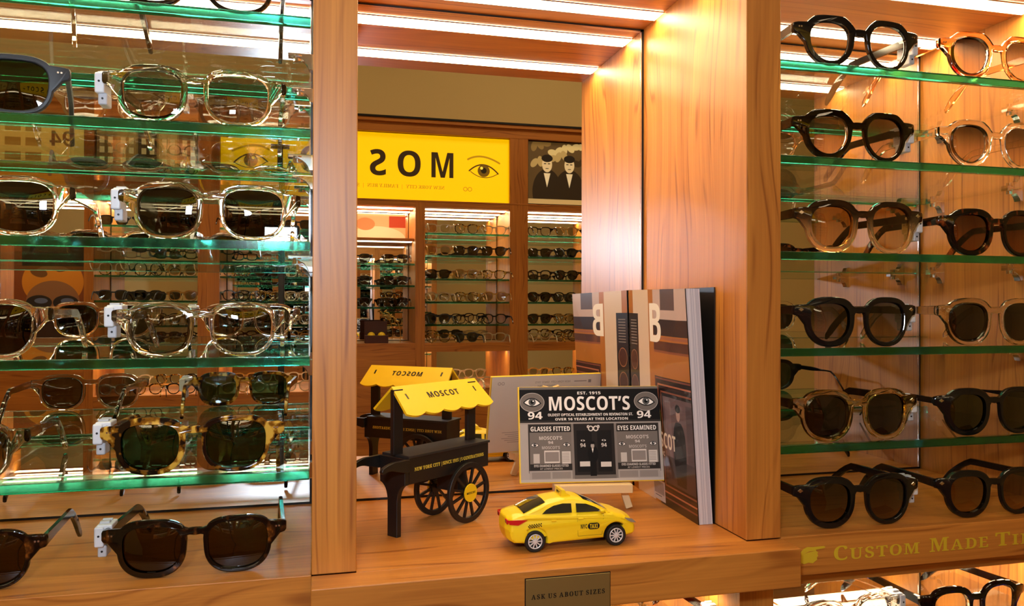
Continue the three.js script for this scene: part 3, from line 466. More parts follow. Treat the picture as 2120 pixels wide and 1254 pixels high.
  screen([[0.0095, 0.0439, 0.0148], [0.0180, 0.0408, 0.0158], [0.0260, 0.0369, 0.0168], [0.0330, 0.0332, 0.0176]], 'windscreen');
  // door seams, handles, lamps
  const seam = (pts) => { const l = []; for (let i = 0; i < pts.length - 1; i++) { const [a, b] = [pts[i], pts[i + 1]], d = Math.hypot(b[0] - a[0], b[1] - a[1]), nx = -(b[1] - a[1]) / d * 0.00012, ny = (b[0] - a[0]) / d * 0.00012; l.push([[a[0] + nx, a[1] + ny], [b[0] + nx, b[1] + ny], [b[0] - nx, b[1] - ny], [a[0] - nx, a[1] - ny]]); } return l; };
  for (const q of seam([[0.0010, 0.0325], [0.0016, 0.0120], [0.0255, 0.0120], [0.0275, 0.0305], [0.0262, 0.0325]])) plate(q, trim, 'door_seam', 0.00015);
  for (const x of [-0.022, 0.0045]) for (const s of [1, -1]) obj('door_handle', box(0.0050, 0.0012, 0.0010, x, 0.0278, s * (HW * 0.975 + 0.0003), 0.0004), yellow, t);
  const lampRed = new THREE.MeshPhysicalMaterial({ name: 'red_lamp', color: new THREE.Color(0.55, 0.01, 0.012), roughness: 0.15, clearcoat: 1 });
  plate([[-0.0650, 0.0300], [-0.0640, 0.0262], [-0.0560, 0.0255], [-0.0470, 0.0300], [-0.0560, 0.0302]], lampRed, 'tail_lamp', 0.0004);
  for (const s of [1, -1]) obj('tail_lamp', box(0.002, 0.0042, 0.0075, -0.0648, 0.0278, s * 0.0145, 0.0008), lampRed, t);
  const lampClear = new THREE.MeshPhysicalMaterial({ name: 'headlamp', color: new THREE.Color(0.55, 0.53, 0.48), roughness: 0.1, metalness: 0.6, clearcoat: 1 });
  plate([[0.0480, 0.0262], [0.0570, 0.0240], [0.0615, 0.0200], [0.0560, 0.0208], [0.0515, 0.0232]], lampClear, 'headlamp', 0.0006);
  for (let i = 0; i < 12; i++) for (let j = 0; j < 3; j++) if ((i + j) % 2) plate([[-0.0470 + i * 0.0011, 0.0224 + j * 0.0011 + i * 0.00008], [-0.0459 + i * 0.0011, 0.0224 + j * 0.0011 + i * 0.00008], [-0.0459 + i * 0.0011, 0.0235 + j * 0.0011 + i * 0.00008], [-0.0470 + i * 0.0011, 0.0235 + j * 0.0011 + i * 0.00008]], trim, 'checker', 0.0002);
  for (const s of [1, -1]) {
    const z = s * (HW * 0.985 + 0.0004), nyc = letters('NYC', 0.0040, 'sans_bold', 0.0002), m = obj('door_lettering', nyc, trim, t); m.scale.x = 0.0066 / nyc.userData.w; m.position.set(s > 0 ? 0.0040 : 0.0230, 0.0186, z); if (s < 0) m.rotation.y = Math.PI;
    const pill = new THREE.Shape(); pill.absarc(0.0030, 0.003, 0.0030, Math.PI / 2, Math.PI * 1.5); pill.absarc(0.0088, 0.003, 0.0030, -Math.PI / 2, Math.PI / 2); const pm = obj('badge', new THREE.ExtrudeGeometry(pill, { depth: 0.0002, bevelEnabled: false }), trim, t); pm.position.set(s > 0 ? 0.0112 : 0.0158, 0.0174, z - (s < 0 ? 0.0 : 0)); if (s < 0) pm.rotation.y = Math.PI;
    const tx = letters('TAXI', 0.0040, 'sans_bold', 0.0002), tm = obj('badge_lettering', G(tx, 0, 0, 0.0003), yellow, pm); tm.scale.x = 0.0078 / tx.userData.w; tm.position.set(0.0020, 0.0010, 0);
  }
  // roof sign
  const rs = new THREE.Shape([[-0.0042, 0], [0.0050, 0], [0.0044, 0.0012], [0.0004, 0.0030], [-0.0010, 0.0062], [-0.0034, 0.0064]].map((p) => new THREE.Vector2(...p)));
  const sg = obj('roof_sign', smooth(G(new THREE.ExtrudeGeometry(rs, { depth: 0.018, bevelEnabled: true, bevelSize: 0.0006, bevelThickness: 0.0006, bevelSegments: 2 }), -0.0060, 0.0453, -0.009)), yellow, t);
  const nl = letters('NYC', 0.0034, 'sans_bold', 0.0002), nm = obj('sign_lettering', nl, trim, sg); nm.rotation.y = -Math.PI / 2; nm.position.set(-0.0103, 0.0468, -nl.userData.w / 2);
  for (const s of [1, -1]) obj('wing_mirror', box(0.0040, 0.0030, 0.0050, 0.0255, 0.0340, s * 0.0240, 0.0010), yellow, t);
  const rimPaint = new THREE.MeshStandardMaterial({ name: 'silver_paint', color: new THREE.Color(0.72, 0.72, 0.73), metalness: 0.35, roughness: 0.35 });
  for (const x of [-0.04, 0.04]) for (const s of [1, -1]) {
    const w = obj('wheel', G(new THREE.LatheGeometry([[0.0066, -0.0036], [0.0090, -0.0036], [0.0098, -0.0028], [0.0099, 0], [0.0098, 0.0028], [0.0090, 0.0036], [0.0066, 0.0030]].map((p) => new THREE.Vector2(...p)), 36), 0, 0, 0, Math.PI / 2), tyre, t); w.position.set(x, 0.0099, s * 0.0206);
    const parts = [G(new THREE.TorusGeometry(0.0064, 0.0006, 8, 32), 0, 0, s * 0.0028), G(new THREE.CylinderGeometry(0.0015, 0.0015, 0.0016, 14), 0, 0, s * 0.0026, Math.PI / 2)];
    for (let i = 0; i < 10; i++) parts.push(G(box(0.0052, 0.0010, 0.0012, 0.0036, 0, s * 0.0024), 0, 0, 0, 0, 0, i / 10 * 2 * Math.PI));
    obj('rim', merge(parts), rimPaint, w); obj('brake_disc', G(new THREE.CylinderGeometry(0.0064, 0.0064, 0.0008, 24), 0, 0, s * 0.0006, Math.PI / 2), trim, w);
  }
}

// ---------------------------------------------------------------- print on a small easel
const eye = (c, x, y, s, iris = '#555') => { c.save(); c.translate(x, y); c.scale(s, s); c.beginPath(); c.moveTo(-40, 0); c.quadraticCurveTo(0, -42, 40, 4); c.quadraticCurveTo(0, 34, -40, 0); c.fillStyle = '#eee9e4'; c.fill(); c.lineWidth = 5; c.strokeStyle = '#222'; c.stroke(); c.beginPath(); c.arc(0, -2, 17, 0, 7); c.fillStyle = iris; c.fill(); c.beginPath(); c.arc(0, -2, 8, 0, 7); c.fillStyle = '#0a0a0a'; c.fill(); c.beginPath(); c.arc(5, -7, 3.5, 0, 7); c.fillStyle = '#fff'; c.fill(); c.restore(); };
{
  const tex = canvasTex(1400, 920, (c, w, h) => {
    c.fillStyle = '#a89f99'; c.fillRect(0, 0, w, h); const g = (x, y, W, H, f) => { c.fillStyle = f; c.fillRect(x, y, W, H); };
    g(0, 0, w, 24, '#6f6863'); g(0, 24, w, 330, '#131110'); g(0, 330, w, 24, '#2d2927'); g(0, 350, w, 14, '#9a928c');
    const txt = (s, x, y, size, width, f = '#efe9e4', fam = 'sans-serif', wt = 'bold') => { c.font = wt + ' ' + size + 'px ' + fam; c.fillStyle = f; c.save(); c.translate(x, y); c.textAlign = 'center'; const m = c.measureText(s).width; c.scale(width / m, 1); c.fillText(s, 0, 0); c.restore(); };
    for (const x of [125, 1262]) { c.beginPath(); c.ellipse(x, 150, 118, 92, 0, 0, 7); c.fillStyle = '#6f6762'; c.fill(); c.lineWidth = 5; c.strokeStyle = '#b8b0aa'; c.stroke(); eye(c, x, 152, 2.1); }
    txt('EST. 1915', 690, 76, 40, 240); txt('MOSCOT\u2019S', 690, 232, 190, 830); txt('94', 150, 315, 100, 150); txt('94', 1235, 315, 100, 150);
    txt('OLDEST OPTICAL ESTABLISHMENT ON RIVINGTON ST.', 700, 288, 36, 850); txt('OVER 16 YEARS AT THIS LOCATION', 710, 330, 34, 730);
    // shop windows
    for (const [x0, x1, s] of [[92, 500, 'GLASSES FITTED'], [950, 1360, 'EYES EXAMINED']]) {
      g(x0 - 14, 364, x1 - x0 + 28, 470, '#3b3532'); g(x0, 374, x1 - x0, 400, '#726a65'); g(x0, 374, x1 - x0, 70, '#262220'); txt(s, (x0 + x1) / 2, 432, 60, x1 - x0 - 16);
      txt('MOSCOT\u2019S', (x0 + x1) / 2, 516, 46, 230, '#c8c0ba'); txt('94', (x0 + x1) / 2, 556, 38, 52, '#c8c0ba'); txt('MOSCOT\u2019S', (x0 + x1) / 2, 606, 40, 180, '#b5ada7'); for (const k of [0.12, 0.88]) eye(c, lerp(x0, x1, k), 566, 0.95);
      g(lerp(x0, x1, 0.34), 620, 150, 120, '#cfc8c2'); g(lerp(x0, x1, 0.36), 634, 134, 92, '#8a817c'); g(lerp(x0, x1, 0.08), 650, 60, 90, '#bdb5af'); g(lerp(x0, x1, 0.76), 630, 86, 120, '#c9c2bc'); for (let i = 0; i < 6; i++) g(lerp(x0, x1, 0.77), 646 + i * 15, 70, 4, '#77706b');
      g(x0, 748, x1 - x0, 58, '#2a2624'); txt('EYES EXAMINED GLASSES FITTED', (x0 + x1) / 2, 776, 30, x1 - x0 - 70, '#cfc7c1'); txt('AT LOWEST PRICES', (x0 + x1) / 2, 802, 24, 220, '#b5ada7'); g(x0 - 10, 812, x1 - x0 + 20, 92, '#a09892'); g(x0 + 14, 826, (x1 - x0) / 2 - 24, 62, '#8a827d'); g((x0 + x1) / 2 + 8, 826, (x1 - x0) / 2 - 24, 62, '#8a827d');
    }
    g(520, 364, 410, 520, '#26211f'); g(552, 430, 150, 400, '#171413'); g(756, 430, 140, 400, '#171413'); g(500, 364, 24, 530, '#7d7570'); g(926, 364, 24, 530, '#7d7570'); g(520, 860, 410, 36, '#6a635e');
    c.lineWidth = 11; c.strokeStyle = '#d9d2cc'; for (const x of [695, 745]) { c.beginPath(); c.arc(x, 412, 22, 0, 7); c.stroke(); } c.beginPath(); c.moveTo(665, 406); c.quadraticCurveTo(655, 380, 678, 386); c.stroke(); c.beginPath(); c.moveTo(775, 406); c.quadraticCurveTo(785, 380, 762, 386); c.stroke();
    for (const x of [612, 820]) { eye(c, x, 528, 0.6); txt('94', x, 592, 52, 56, '#d0c8c2'); } g(576, 730, 104, 48, '#cdc6c0'); g(782, 736, 104, 48, '#cdc6c0');
    // man in the doorway, seen small
    c.fillStyle = '#0e0c0b'; c.beginPath(); c.ellipse(708, 660, 52, 84, 0, 0, 7); c.fill(); g(676, 690, 62, 180, '#0e0c0b'); c.fillStyle = '#a89f98'; c.beginPath(); c.ellipse(706, 580, 18, 25, 0, 0, 7); c.fill(); c.fillStyle = '#100e0d'; c.beginPath(); c.ellipse(706, 556, 27, 9, 0, 0, 7); c.fill(); c.fillRect(690, 538, 32, 18); c.fillStyle = '#ddd6d0'; c.beginPath(); c.moveTo(696, 606); c.lineTo(716, 606); c.lineTo(706, 650); c.fill();
    g(0, 896, w, 24, '#b4aca6');
  });
  const t = thing('canvas_print', 'small black and white shopfront print with yellow edges on an easel', 'print', [0.2965, 0.0308, -0.1435], -8 * rad);
  const pm = obj('print_block', merge([box(0.163, 0.106, 0.0050, 0, 0.053, 0.0025, 0.0006)]), new THREE.MeshStandardMaterial({ name: 'yellow_canvas_edge', color: new THREE.Color(0.80, 0.52, 0.02), roughness: 0.6 }), t); pm.rotation.x = -12 * rad; pm.position.z = 0.0005;
  const pic = obj('printed_front', new THREE.PlaneGeometry(0.1610, 0.1045), new THREE.MeshPhysicalMaterial({ name: 'print_ink', map: tex, roughness: 0.6, specularIntensity: 0.3 }), pm); pic.position.set(0.0006, 0.0534, 0.0052);
  const backTex = canvasTex(512, 340, (c, w, h) => { c.fillStyle = '#d9d6d6'; c.fillRect(0, 0, w, h); c.fillStyle = '#8a8890'; c.font = '13px sans-serif'; c.fillText('NEW YORK CITY  SINCE 1915', 150, 34); c.fillText('5 GENERATIONS', 210, 52); for (let i = 0; i < 6; i++) c.fillRect(300, 250 + i * 9, 150 - (i % 3) * 14, 2); c.strokeStyle = '#8a8890'; c.lineWidth = 2; for (const x of [462, 478]) { c.beginPath(); c.arc(x, 30, 6, 0, 7); c.stroke(); } c.fillRect(50, 24, 14, 14); c.fillRect(72, 28, 60, 4); });
  const bk = obj('printed_back', new THREE.PlaneGeometry(0.1610, 0.1045), new THREE.MeshStandardMaterial({ name: 'print_back', map: backTex, roughness: 0.6 }), pm); bk.rotation.y = Math.PI; bk.position.set(0, 0.0534, -0.0002);
  const pineTex = dataTex(128, 128, (u, v) => { const t = wn[0](u * 0.1, v) * 0.6 + wn[2](u, v) * 0.4; return [lerp(206, 236, t), lerp(170, 206, t), lerp(112, 156, t)]; });
  const pine = new THREE.MeshStandardMaterial({ name: 'pale_pine', map: pineTex, roughness: 0.55 });
  const e = thing('display_easel', 'small pale wooden easel holding the shopfront print', 'easel', [0.2965, 0, -0.1435], -8 * rad);
  obj('ledge', board(-0.0435, 0.0435, 0.0205, 0.0305, -0.008, 0.0135, 'x', 0.001), pine, e);
  for (const s of [1, -1]) { const l = obj('leg', board(-0.0040, 0.0040, 0, 0.128, -0.0025, 0.0025, 'y', 0.0006), pine, e); l.position.set(s * 0.0430, 0.0008, -0.0015); l.rotation.set(-12.2 * rad, 0, s * 16.5 * rad, 'ZXY'); }
  const b = obj('back_strut', board(-0.0035, 0.0035, 0, 0.112, -0.002, 0.002, 'y', 0.0006), pine, e); b.position.set(0, 0.0006, -0.0640); b.rotation.x = 17 * rad;
}

// ---------------------------------------------------------------- the standing book
{
  const tex = canvasTex(700, 950, (c, w, h) => {
    const g = (x, y, W, H, f) => { c.fillStyle = f; c.fillRect(x, y, W, H); };
    g(0, 0, w, h, '#b06a14'); g(0, 0, 60, h, '#b06a14'); g(60, 0, 210, h, '#d9bfa0'); g(0, 110, 128, 640, '#1a130f'); for (let i = 0; i < 4; i++) { c.beginPath(); c.ellipse(62, 330 + i * 120, 46, 46, 0, 0, 7); c.fillStyle = '#4a2413'; c.fill(); c.lineWidth = 4; c.strokeStyle = '#a8714a'; c.stroke(); } for (let i = 0; i < 9; i++) g(24, 140 + i * 14, 80, 5, '#8d8276');
    g(330, 0, w - 330, 130, '#c4aa9c'); g(420, 0, 160, 90, '#5b4a48'); g(330, 130, w - 330, 70, '#2a1c1a'); g(330, 205, w - 330, 12, '#9a5a3e'); g(330, 225, w - 330, 40, '#4a2417'); g(330, 265, w - 330, 10, '#8a4a2a');
    c.fillStyle = '#f4ead6'; c.font = 'bold 240px sans-serif'; c.save(); c.translate(258, 232); c.scale(1.15, 1); c.fillText('B', 0, 0); c.restore();
    g(330, 380, w - 330, 570, '#1c0f0c'); for (const [k, f] of [[8, '#7a4030'], [22, '#2a1410'], [34, '#b06a4c'], [46, '#3a1c14'], [64, '#86503c']]) { c.lineWidth = 8; c.strokeStyle = f; c.strokeRect(330 + k, 380 + k, w, 540 - 2 * k); }
    const gr = '#6a565a'; g(410, 462, w - 410, 380, gr); g(430, 480, 60, 340, '#7d686c'); g(640, 480, 60, 340, '#54454a'); g(410, 720, w - 410, 122, '#3f3033');
    c.fillStyle = '#141013'; c.beginPath(); c.moveTo(540, 560); c.quadraticCurveTo(500, 580, 500, 700); c.lineTo(520, 830); c.lineTo(610, 830); c.lineTo(625, 690); c.quadraticCurveTo(630, 580, 585, 560); c.fill(); c.fillStyle = '#b59a92'; c.beginPath(); c.ellipse(562, 528, 19, 27, 0, 0, 7); c.fill(); c.fillStyle = '#141013'; c.beginPath(); c.ellipse(562, 502, 25, 17, 0, 0, 7); c.fill();
    c.fillStyle = '#f0e2d0'; c.font = 'bold 92px sans-serif'; c.save(); c.translate(250, 690); c.scale(0.72, 1); c.fillText('MOSCOT', 0, 0); c.restore(); c.font = 'bold 26px sans-serif'; c.fillText('NYC', 350, 728);
    g(250, 850, 130, 92, '#c9bfbc'); for (let i = 0; i < 20; i++) g(262 + i * 5.4, 858, i % 3 ? 2 : 3.5, 56, '#222'); g(270, 920, 70, 5, '#666');
  });
  const quad = (a, b, c, d, n = 1) => { const g = new THREE.BufferGeometry(); g.setAttribute('position', new THREE.Float32BufferAttribute([...a, ...b, ...c, ...a, ...c, ...d], 3)); g.setAttribute('uv', new THREE.Float32BufferAttribute([0, 0, 1, 0, 1, 1, 0, 0, 1, 1, 0, 1], 2)); g.computeVertexNormals(); return g; };
  const slab = (q, th) => { const [a, b, c, d] = q, o = q.map(([x, y, z]) => [x + th, y, z]); return merge([quad(a, b, c, d), quad(o[1], o[0], o[3], o[2]), quad(b, o[1], o[2], c), quad(o[0], a, d, o[3]), quad(d, c, o[2], o[3]), quad(a, o[0], o[1], b)]); };
  // corners: spine bottom, fore-edge bottom, fore-edge top, spine top
  const front = [[0.3885, 0.0002, -0.2395], [0.3830, 0.0002, -0.0595], [0.3676, 0.2450, -0.0600], [0.3800, 0.2470, -0.2395]];
  const t = thing('magazine_book', 'thick magazine with a large letter B leaning in the niche corner', 'book', [0, 0, 0]);
  const paper = new THREE.MeshStandardMaterial({ name: 'page_edges', map: canvasTex(256, 64, (c, w, h) => { c.fillStyle = '#cfc9ca'; c.fillRect(0, 0, w, h); let q = 3; for (let x = 0; x < w; x += 2) { q = (q * 1103515245 + 12345) & 0x7fffffff; const k = (q >> 16) % 10; c.fillStyle = k > 8 ? '#8f93a0' : k > 5 ? '#b5b0b2' : '#dbd6d6'; c.fillRect(x, 0, 2, h); } }), roughness: 0.8 });
  const cov = obj('front_cover', slab(front, 0.0009), new THREE.MeshStandardMaterial({ name: 'black_board', color: 0x1a1614, roughness: 0.5 }), t);
  obj('cover_print', quad(...front.map(([x, y, z]) => [x - 0.0002, y, z])), new THREE.MeshPhysicalMaterial({ name: 'cover_ink', map: tex, roughness: 0.3, clearcoat: 0.4 }), cov);
  const pg = front.map(([x, y, z], i) => [x + 0.001, y, z + (z > -0.1 ? -0.0006 : 0)]), po = [[0.3998, 0.0002, -0.2395], [0.3996, 0.0002, -0.0602], [0.3842, 0.2450, -0.0606], [0.3998, 0.2470, -0.2395]];
  obj('page_block', merge([quad(pg[1], po[1], po[2], pg[2]), quad(po[1], po[0], po[3], po[2]), quad(pg[3], pg[2], po[2], po[3]), quad(pg[0], pg[1], pg[2], pg[3])]), paper, t);
  obj('back_cover', box(0.0012, 0.2465, 0.1800, 0.4012, 0.1235, -0.1495), blackGap, t);
}

// ---------------------------------------------------------------- the cabinets across the aisle (seen in the mirrors)
{
  const opp = (x0, x1, label) => { const t = thing('wall_cabinet', label, 'cabinet', [0, OY, OZ], Math.PI); return [t, -x1, -x0]; };
  const OT = 0.566, OS = [0.460, 0.367, 0.269, 0.173, 0.078];
  const bays = [[-0.82, -0.453, 'below the old street front'], [-0.374, -0.019, 'below the letter T'], [0.431, 0.794, 'below the letter M'], [0.874, 1.24, 'below the three men']];
  const simple = { black: 1, tortLight: 1, tortDark: 1, matte: 1 };
  FM.pale = acetate({ name: 'pale_acetate', color: new THREE.Color(0.55, 0.45, 0.30) }); FM.honey = acetate({ name: 'honey_acetate', color: new THREE.Color(0.42, 0.22, 0.05) });
  const kinds = [['black', [0.85, 0.85, 0.84], 'black'], ['tortLight', [0.8, 0.8, 0.76], 'amber tortoiseshell'], ['pale', [0.78, 0.77, 0.72], 'pale'], ['honey', [0.5, 0.45, 0.35], 'honey coloured'], ['matte', [0.05, 0.06, 0.06], 'matte black'], ['tortDark', [0.06, 0.05, 0.03], 'dark tortoiseshell']];
  const protos = {};
  const oneGlass = (kind, style, x, y, z, turn, place) => {
    const key = kind + style, [m, lens, word] = kinds[kind], label = word + ' glasses ' + place + ' across the aisle', group = 'glasses across the aisle';
    let o; if (!protos[key]) o = protos[key] = eyeglasses({ label, group, style, mat: m, top: lens, pos: [0, 0, 0], name: 'display_glasses', lo: true, width: 0.122 });
    else { o = protos[key].clone(); o.name = numbered('display_glasses'); scene.add(o); }
    o.userData = { label, category: 'glasses', group }; o.position.set(x, y, z); o.rotation.y = Math.PI + turn;
  };
  let seedBefore = seed;
  for (const [a, b, where] of bays) {
    const [t, x0, x1] = opp(a, b, 'lit mirror backed cabinet across the aisle ' + where);
    bay(t, x0, x1, { top: OT, rail: 0.037, light: 13 });
    OS.forEach((h, i) => {
      const s = shelf(nth[i] + ' glass shelf across the aisle ' + where, a, b, h + OY); s.position.z = OZ - ZS; s.rotation.y = Math.PI;
    });
    for (const h of [0, ...OS]) for (let k = 0; k < 3; k++) oneGlass(Math.floor(rnd() * 6), ['square', 'panto'][Math.floor(rnd() * 2)], lerp(a, b, (k + 0.5) / 3) + (rnd() - 0.5) * 0.004, OY + h + 0.0003, OZ + 0.03 + rnd() * 0.02, (rnd() - 0.5) * 0.2, 'on ' + (h ? 'the ' + nth[OS.indexOf(h)] + ' shelf' : 'the deck') + ' ' + where);
    // lower bay
    obj('lower_deck', board(x0, x1, -0.205, -0.19, -D - 0.02, 0, 'x'), wood, t); obj('lower_back', box(x1 - x0, 0.15, 0.008, (x0 + x1) / 2, -0.115, -D - 0.006), mirrorMat, t); obj('lower_front', board(x0, x1, FLOOR - OY, -0.205, -0.03, 0, 'x'), wood, t); ledStrip(t, x0, x1, -0.0372, -0.06, 0.02, 9);
    for (let k = 0; k < 3; k++) oneGlass(Math.floor(rnd() * 4), 'panto', lerp(a, b, (k + 0.5) / 3), OY - 0.19 + 0.0003, OZ + 0.03, (rnd() - 0.5) * 0.3, 'in the lower bay ' + where);
  }
  // the two niches
  const niche = [[0.021, 0.391, 'with the dark red box'], [-1.22, -0.853, 'with the face poster']];
  niche.forEach(([a, b, where], i) => {
    const [t, x0, x1] = opp(a, b, 'lit niche cabinet across the aisle ' + where); bay(t, x0, x1, { top: OT, rail: 0.037, light: 13 });
    obj('lower_front', board(x0, x1, FLOOR - OY, -0.037, -0.03, 0, 'x'), wood, t);
    if (i === 0) {
      obj('inner_shelf', board(x0 + 0.001, x1 - 0.06, 0.427, 0.437, -D + 0.002, -0.04, 'x'), wood, t); ledStrip(t, x0 + 0.002, x1 - 0.062, 0.427, -0.09, 0.02, 8); obj('inner_side', board(x1 - 0.06, x1 - 0.045, 0, OT, -D + 0.002, -0.04, 'y'), wood, t);
      for (const h of [0.33, 0.24, 0.15]) { const s = shelf(({ 0.33: 'topmost', 0.24: 'middle', 0.15: 'lowest' })[h] + ' short glass shelf above the dark red box across the aisle', a + 0.06, b, h + OY); s.position.z = OZ - ZS + 0.002; s.rotation.y = Math.PI; for (let k = 0; k < 2; k++) oneGlass([4, 5][k], 'square', lerp(a + 0.06, b, (k + 0.5) / 2), OY + h + 0.0003, OZ + 0.05, 0, 'on the ' + ({ 0.33: 'topmost', 0.24: 'middle', 0.15: 'lowest' })[h] + ' short shelf above the red box'); }
      const p = thing('photo_print', 'pinkish photographic print standing in the niche across the aisle', 'print', [0.24, OY + 0.438, OZ + 0.19], Math.PI);
      obj('print_board', box(0.26, 0.115, 0.004, 0, 0.0575, 0), new THREE.MeshStandardMaterial({ name: 'pink_print', map: canvasTex(256, 128, (c, w, h) => { c.fillStyle = '#e2b98e'; c.fillRect(0, 0, w, h); c.fillStyle = '#f0dcc0'; c.beginPath(); c.ellipse(120, 120, 120, 60, 0, 0, 7); c.fill(); c.fillStyle = '#b8401c'; c.fillRect(0, 10, 70, 55); c.fillStyle = '#d08a5c'; c.beginPath(); c.ellipse(170, 50, 40, 30, 0, 0, 7); c.fill(); }), roughness: 0.6 }), p);
      const bx = thing('jewel_box', 'open dark red box on the niche deck across the aisle', 'box', [0.235, OY, OZ + 0.05], Math.PI); const red = new THREE.MeshStandardMaterial({ name: 'dark_red_leather', color: new THREE.Color(0.06, 0.008, 0.008), roughness: 0.5 });
      obj('box_body', box(0.095, 0.032, 0.06, 0, 0.016, 0, 0.002), red, bx); const lid = obj('box_lid', box(0.095, 0.060, 0.006, 0, 0.060, -0.034, 0.002), red, bx); for (const s of [-1, 1]) obj('yellow_case', G(new THREE.SphereGeometry(0.016, 16, 10), s * 0.021, 0.03, 0.012), yellow, bx);
      const br = thing('gold_sprig', 'gold leafy sprig on the niche deck across the aisle', 'ornament', [0.335, OY, OZ + 0.06]); const leaf = new THREE.MeshStandardMaterial({ name: 'gold_leaf', color: new THREE.Color(0.7, 0.45, 0.12), metalness: 0.8, roughness: 0.35 });
      obj('stem', new THREE.TubeGeometry(new THREE.CatmullRomCurve3([[0, 0, 0], [0, 0.05, 0], [-0.02, 0.10, 0], [-0.06, 0.13, 0.01]].map((p) => new THREE.Vector3(...p))), 16, 0.0015, 6), leaf, br);
      for (let k = 0; k < 8; k++) { const l = obj('leaf', G(new THREE.SphereGeometry(0.009, 8, 6), 0, 0, 0), leaf, br); l.scale.set(1, 0.35, 0.5); l.position.set(-0.012 - k * 0.007, 0.09 + k * 0.006, (k % 2 - 0.5) * 0.016); l.rotation.z = k; }
    } else {
      const p = thing('face_poster', 'orange and brown poster of a face in mirrored sunglasses across the aisle', 'poster', [-1.0, OY + 0.002, OZ + 0.15], Math.PI);
      obj('poster_board', box(0.27, 0.36, 0.006, 0, 0.18, 0), new THREE.MeshStandardMaterial({ name: 'poster_ink', map: canvasTex(300, 400, (c, w, h) => { c.fillStyle = '#7a4014'; c.fillRect(0, 0, w, h); c.fillStyle = '#c8841c'; c.beginPath(); c.ellipse(150, 130, 120, 110, 0, 0, 7); c.fill(); c.fillStyle = '#6a4414'; c.beginPath(); c.ellipse(110, 70, 30, 14, 0.4, 0, 7); c.ellipse(205, 90, 34, 20, -0.3, 0, 7); c.fill(); c.fillStyle = '#8c6440'; c.beginPath(); c.ellipse(150, 215, 104, 90, 0, 0, 7); c.fill(); c.fillStyle = '#1c1a1c'; c.beginPath(); c.ellipse(100, 220, 50, 32, 0, 0, 7); c.ellipse(204, 220, 50, 32, 0, 0, 7); c.fill(); c.fillStyle = '#5c6c90'; c.beginPath(); c.ellipse(94, 212, 26, 12, 0, 0, 7); c.ellipse(196, 212, 26, 12, 0, 0, 7); c.fill(); c.fillStyle = '#2c1c10'; c.fillRect(30, 300, 240, 100); }), roughness: 0.6 }), p);
    }
  });
  // posts and fascia
  [[-1.26, -1.22], [-0.853, -0.82], [-0.453, -0.374], [-0.019, 0.021], [0.391, 0.431], [0.794, 0.874], [1.24, 1.30]].forEach(([a, b], i) => { const where = ['at the far end by the face poster', 'between the face poster and the old shopfront picture', 'at the T end of the yellow sign', 'left of the dark red box', 'right of the dark red box', 'between the yellow sign and the three men', 'beyond the picture of three men'][i]; const t = thing('cabinet_post', 'wooden post across the aisle ' + where, 'post', [0, 0, OZ], Math.PI); obj('post_board', board(-b, -a, FLOOR, i === 3 || i === 4 ? 0.6665 : 0.985, -D - 0.02, 0, 'y'), wood, t); });
  const top = thing('cabinet_cornice', 'long wooden cornice along the top of the cabinets across the aisle', 'cornice', [0, 0, OZ], Math.PI);
  obj('cornice_board', board(-1.30, 1.26, 0.985, 1.0, -D - 0.02, 0.012, 'x'), wood, top); obj('top_rail', board(-1.30, 1.26, 0.945, 0.985, -0.02, 0.001, 'x'), wood, top); obj('lower_rail', board(-1.30, 1.26, OT + OY + 0.0205, 0.667, -0.02, 0.001, 'x'), wood, top); obj('dark_line', box(2.56, 0.008, 0.02, -0.02, 1.004, 0.006), blackGap, top);
  // the yellow light box sign
  const W = 1.172, H = 0.278;
  const signTex = canvasTex(2048, 486, (c, w, h) => {
    c.fillStyle = '#ffc800'; c.fillRect(0, 0, w, h); const px = (x) => (0.797 - x) / W * w;   // world x to the sign's own left to right
    const eyeAt = (x, flip) => { c.save(); c.translate(x, 235); c.scale(flip, 1); c.strokeStyle = '#5a3d05'; c.lineCap = 'round'; c.lineWidth = 14; c.beginPath(); c.moveTo(-120, -70); c.quadraticCurveTo(-20, -130, 120, -50); c.strokeStyle = '#b08408'; c.stroke(); c.lineWidth = 10; c.strokeStyle = '#4a3208'; c.beginPath(); c.moveTo(-110, 15); c.quadraticCurveTo(0, -90, 110, 30); c.stroke(); c.lineWidth = 5; c.beginPath(); c.moveTo(-100, 20); c.quadraticCurveTo(0, 100, 105, 32); c.stroke(); c.fillStyle = '#6a4a08'; c.beginPath(); c.arc(0, 12, 46, 0, 7); c.fill(); c.fillStyle = '#1c1204'; c.beginPath(); c.arc(0, 10, 22, 0, 7); c.fill(); c.fillStyle = '#ffe14a'; c.beginPath(); c.arc(-16, -8, 11, 0, 7); c.fill(); c.restore(); };
    eyeAt(px(0.685), -1); eyeAt(px(-0.262), 1);
    c.fillStyle = '#2c1c08'; c.font = 'bold 262px sans-serif'; c.textAlign = 'center';
    for (const [ch, x, s] of [['M', 0.507, 0.85], ['O', 0.367, 1], ['S', 0.238, 1.0], ['C', 0.110, 1], ['O', -0.025, 1], ['T', -0.150, 0.95]]) { c.save(); c.translate(px(x), 312); c.scale(s, 1); c.fillText(ch, 0, 0); c.restore(); }
    c.fillStyle = '#b88a0a'; c.font = 'bold 34px serif'; c.fillText('NEW YORK CITY  |  FAMILY RUN  |  SINCE 1915', w / 2 - 130, 400); c.lineWidth = 5; c.strokeStyle = '#b88a0a'; for (const k of [0, 1]) { c.beginPath(); c.arc(px(0.625) + k * 34, 390, 14, 0, 7); c.stroke(); }
  });
  const s = thing('sign_light_box', 'long yellow illuminated sign with eyes across the aisle', 'sign', [0.211, 0.6672, OZ + 0.02], Math.PI);
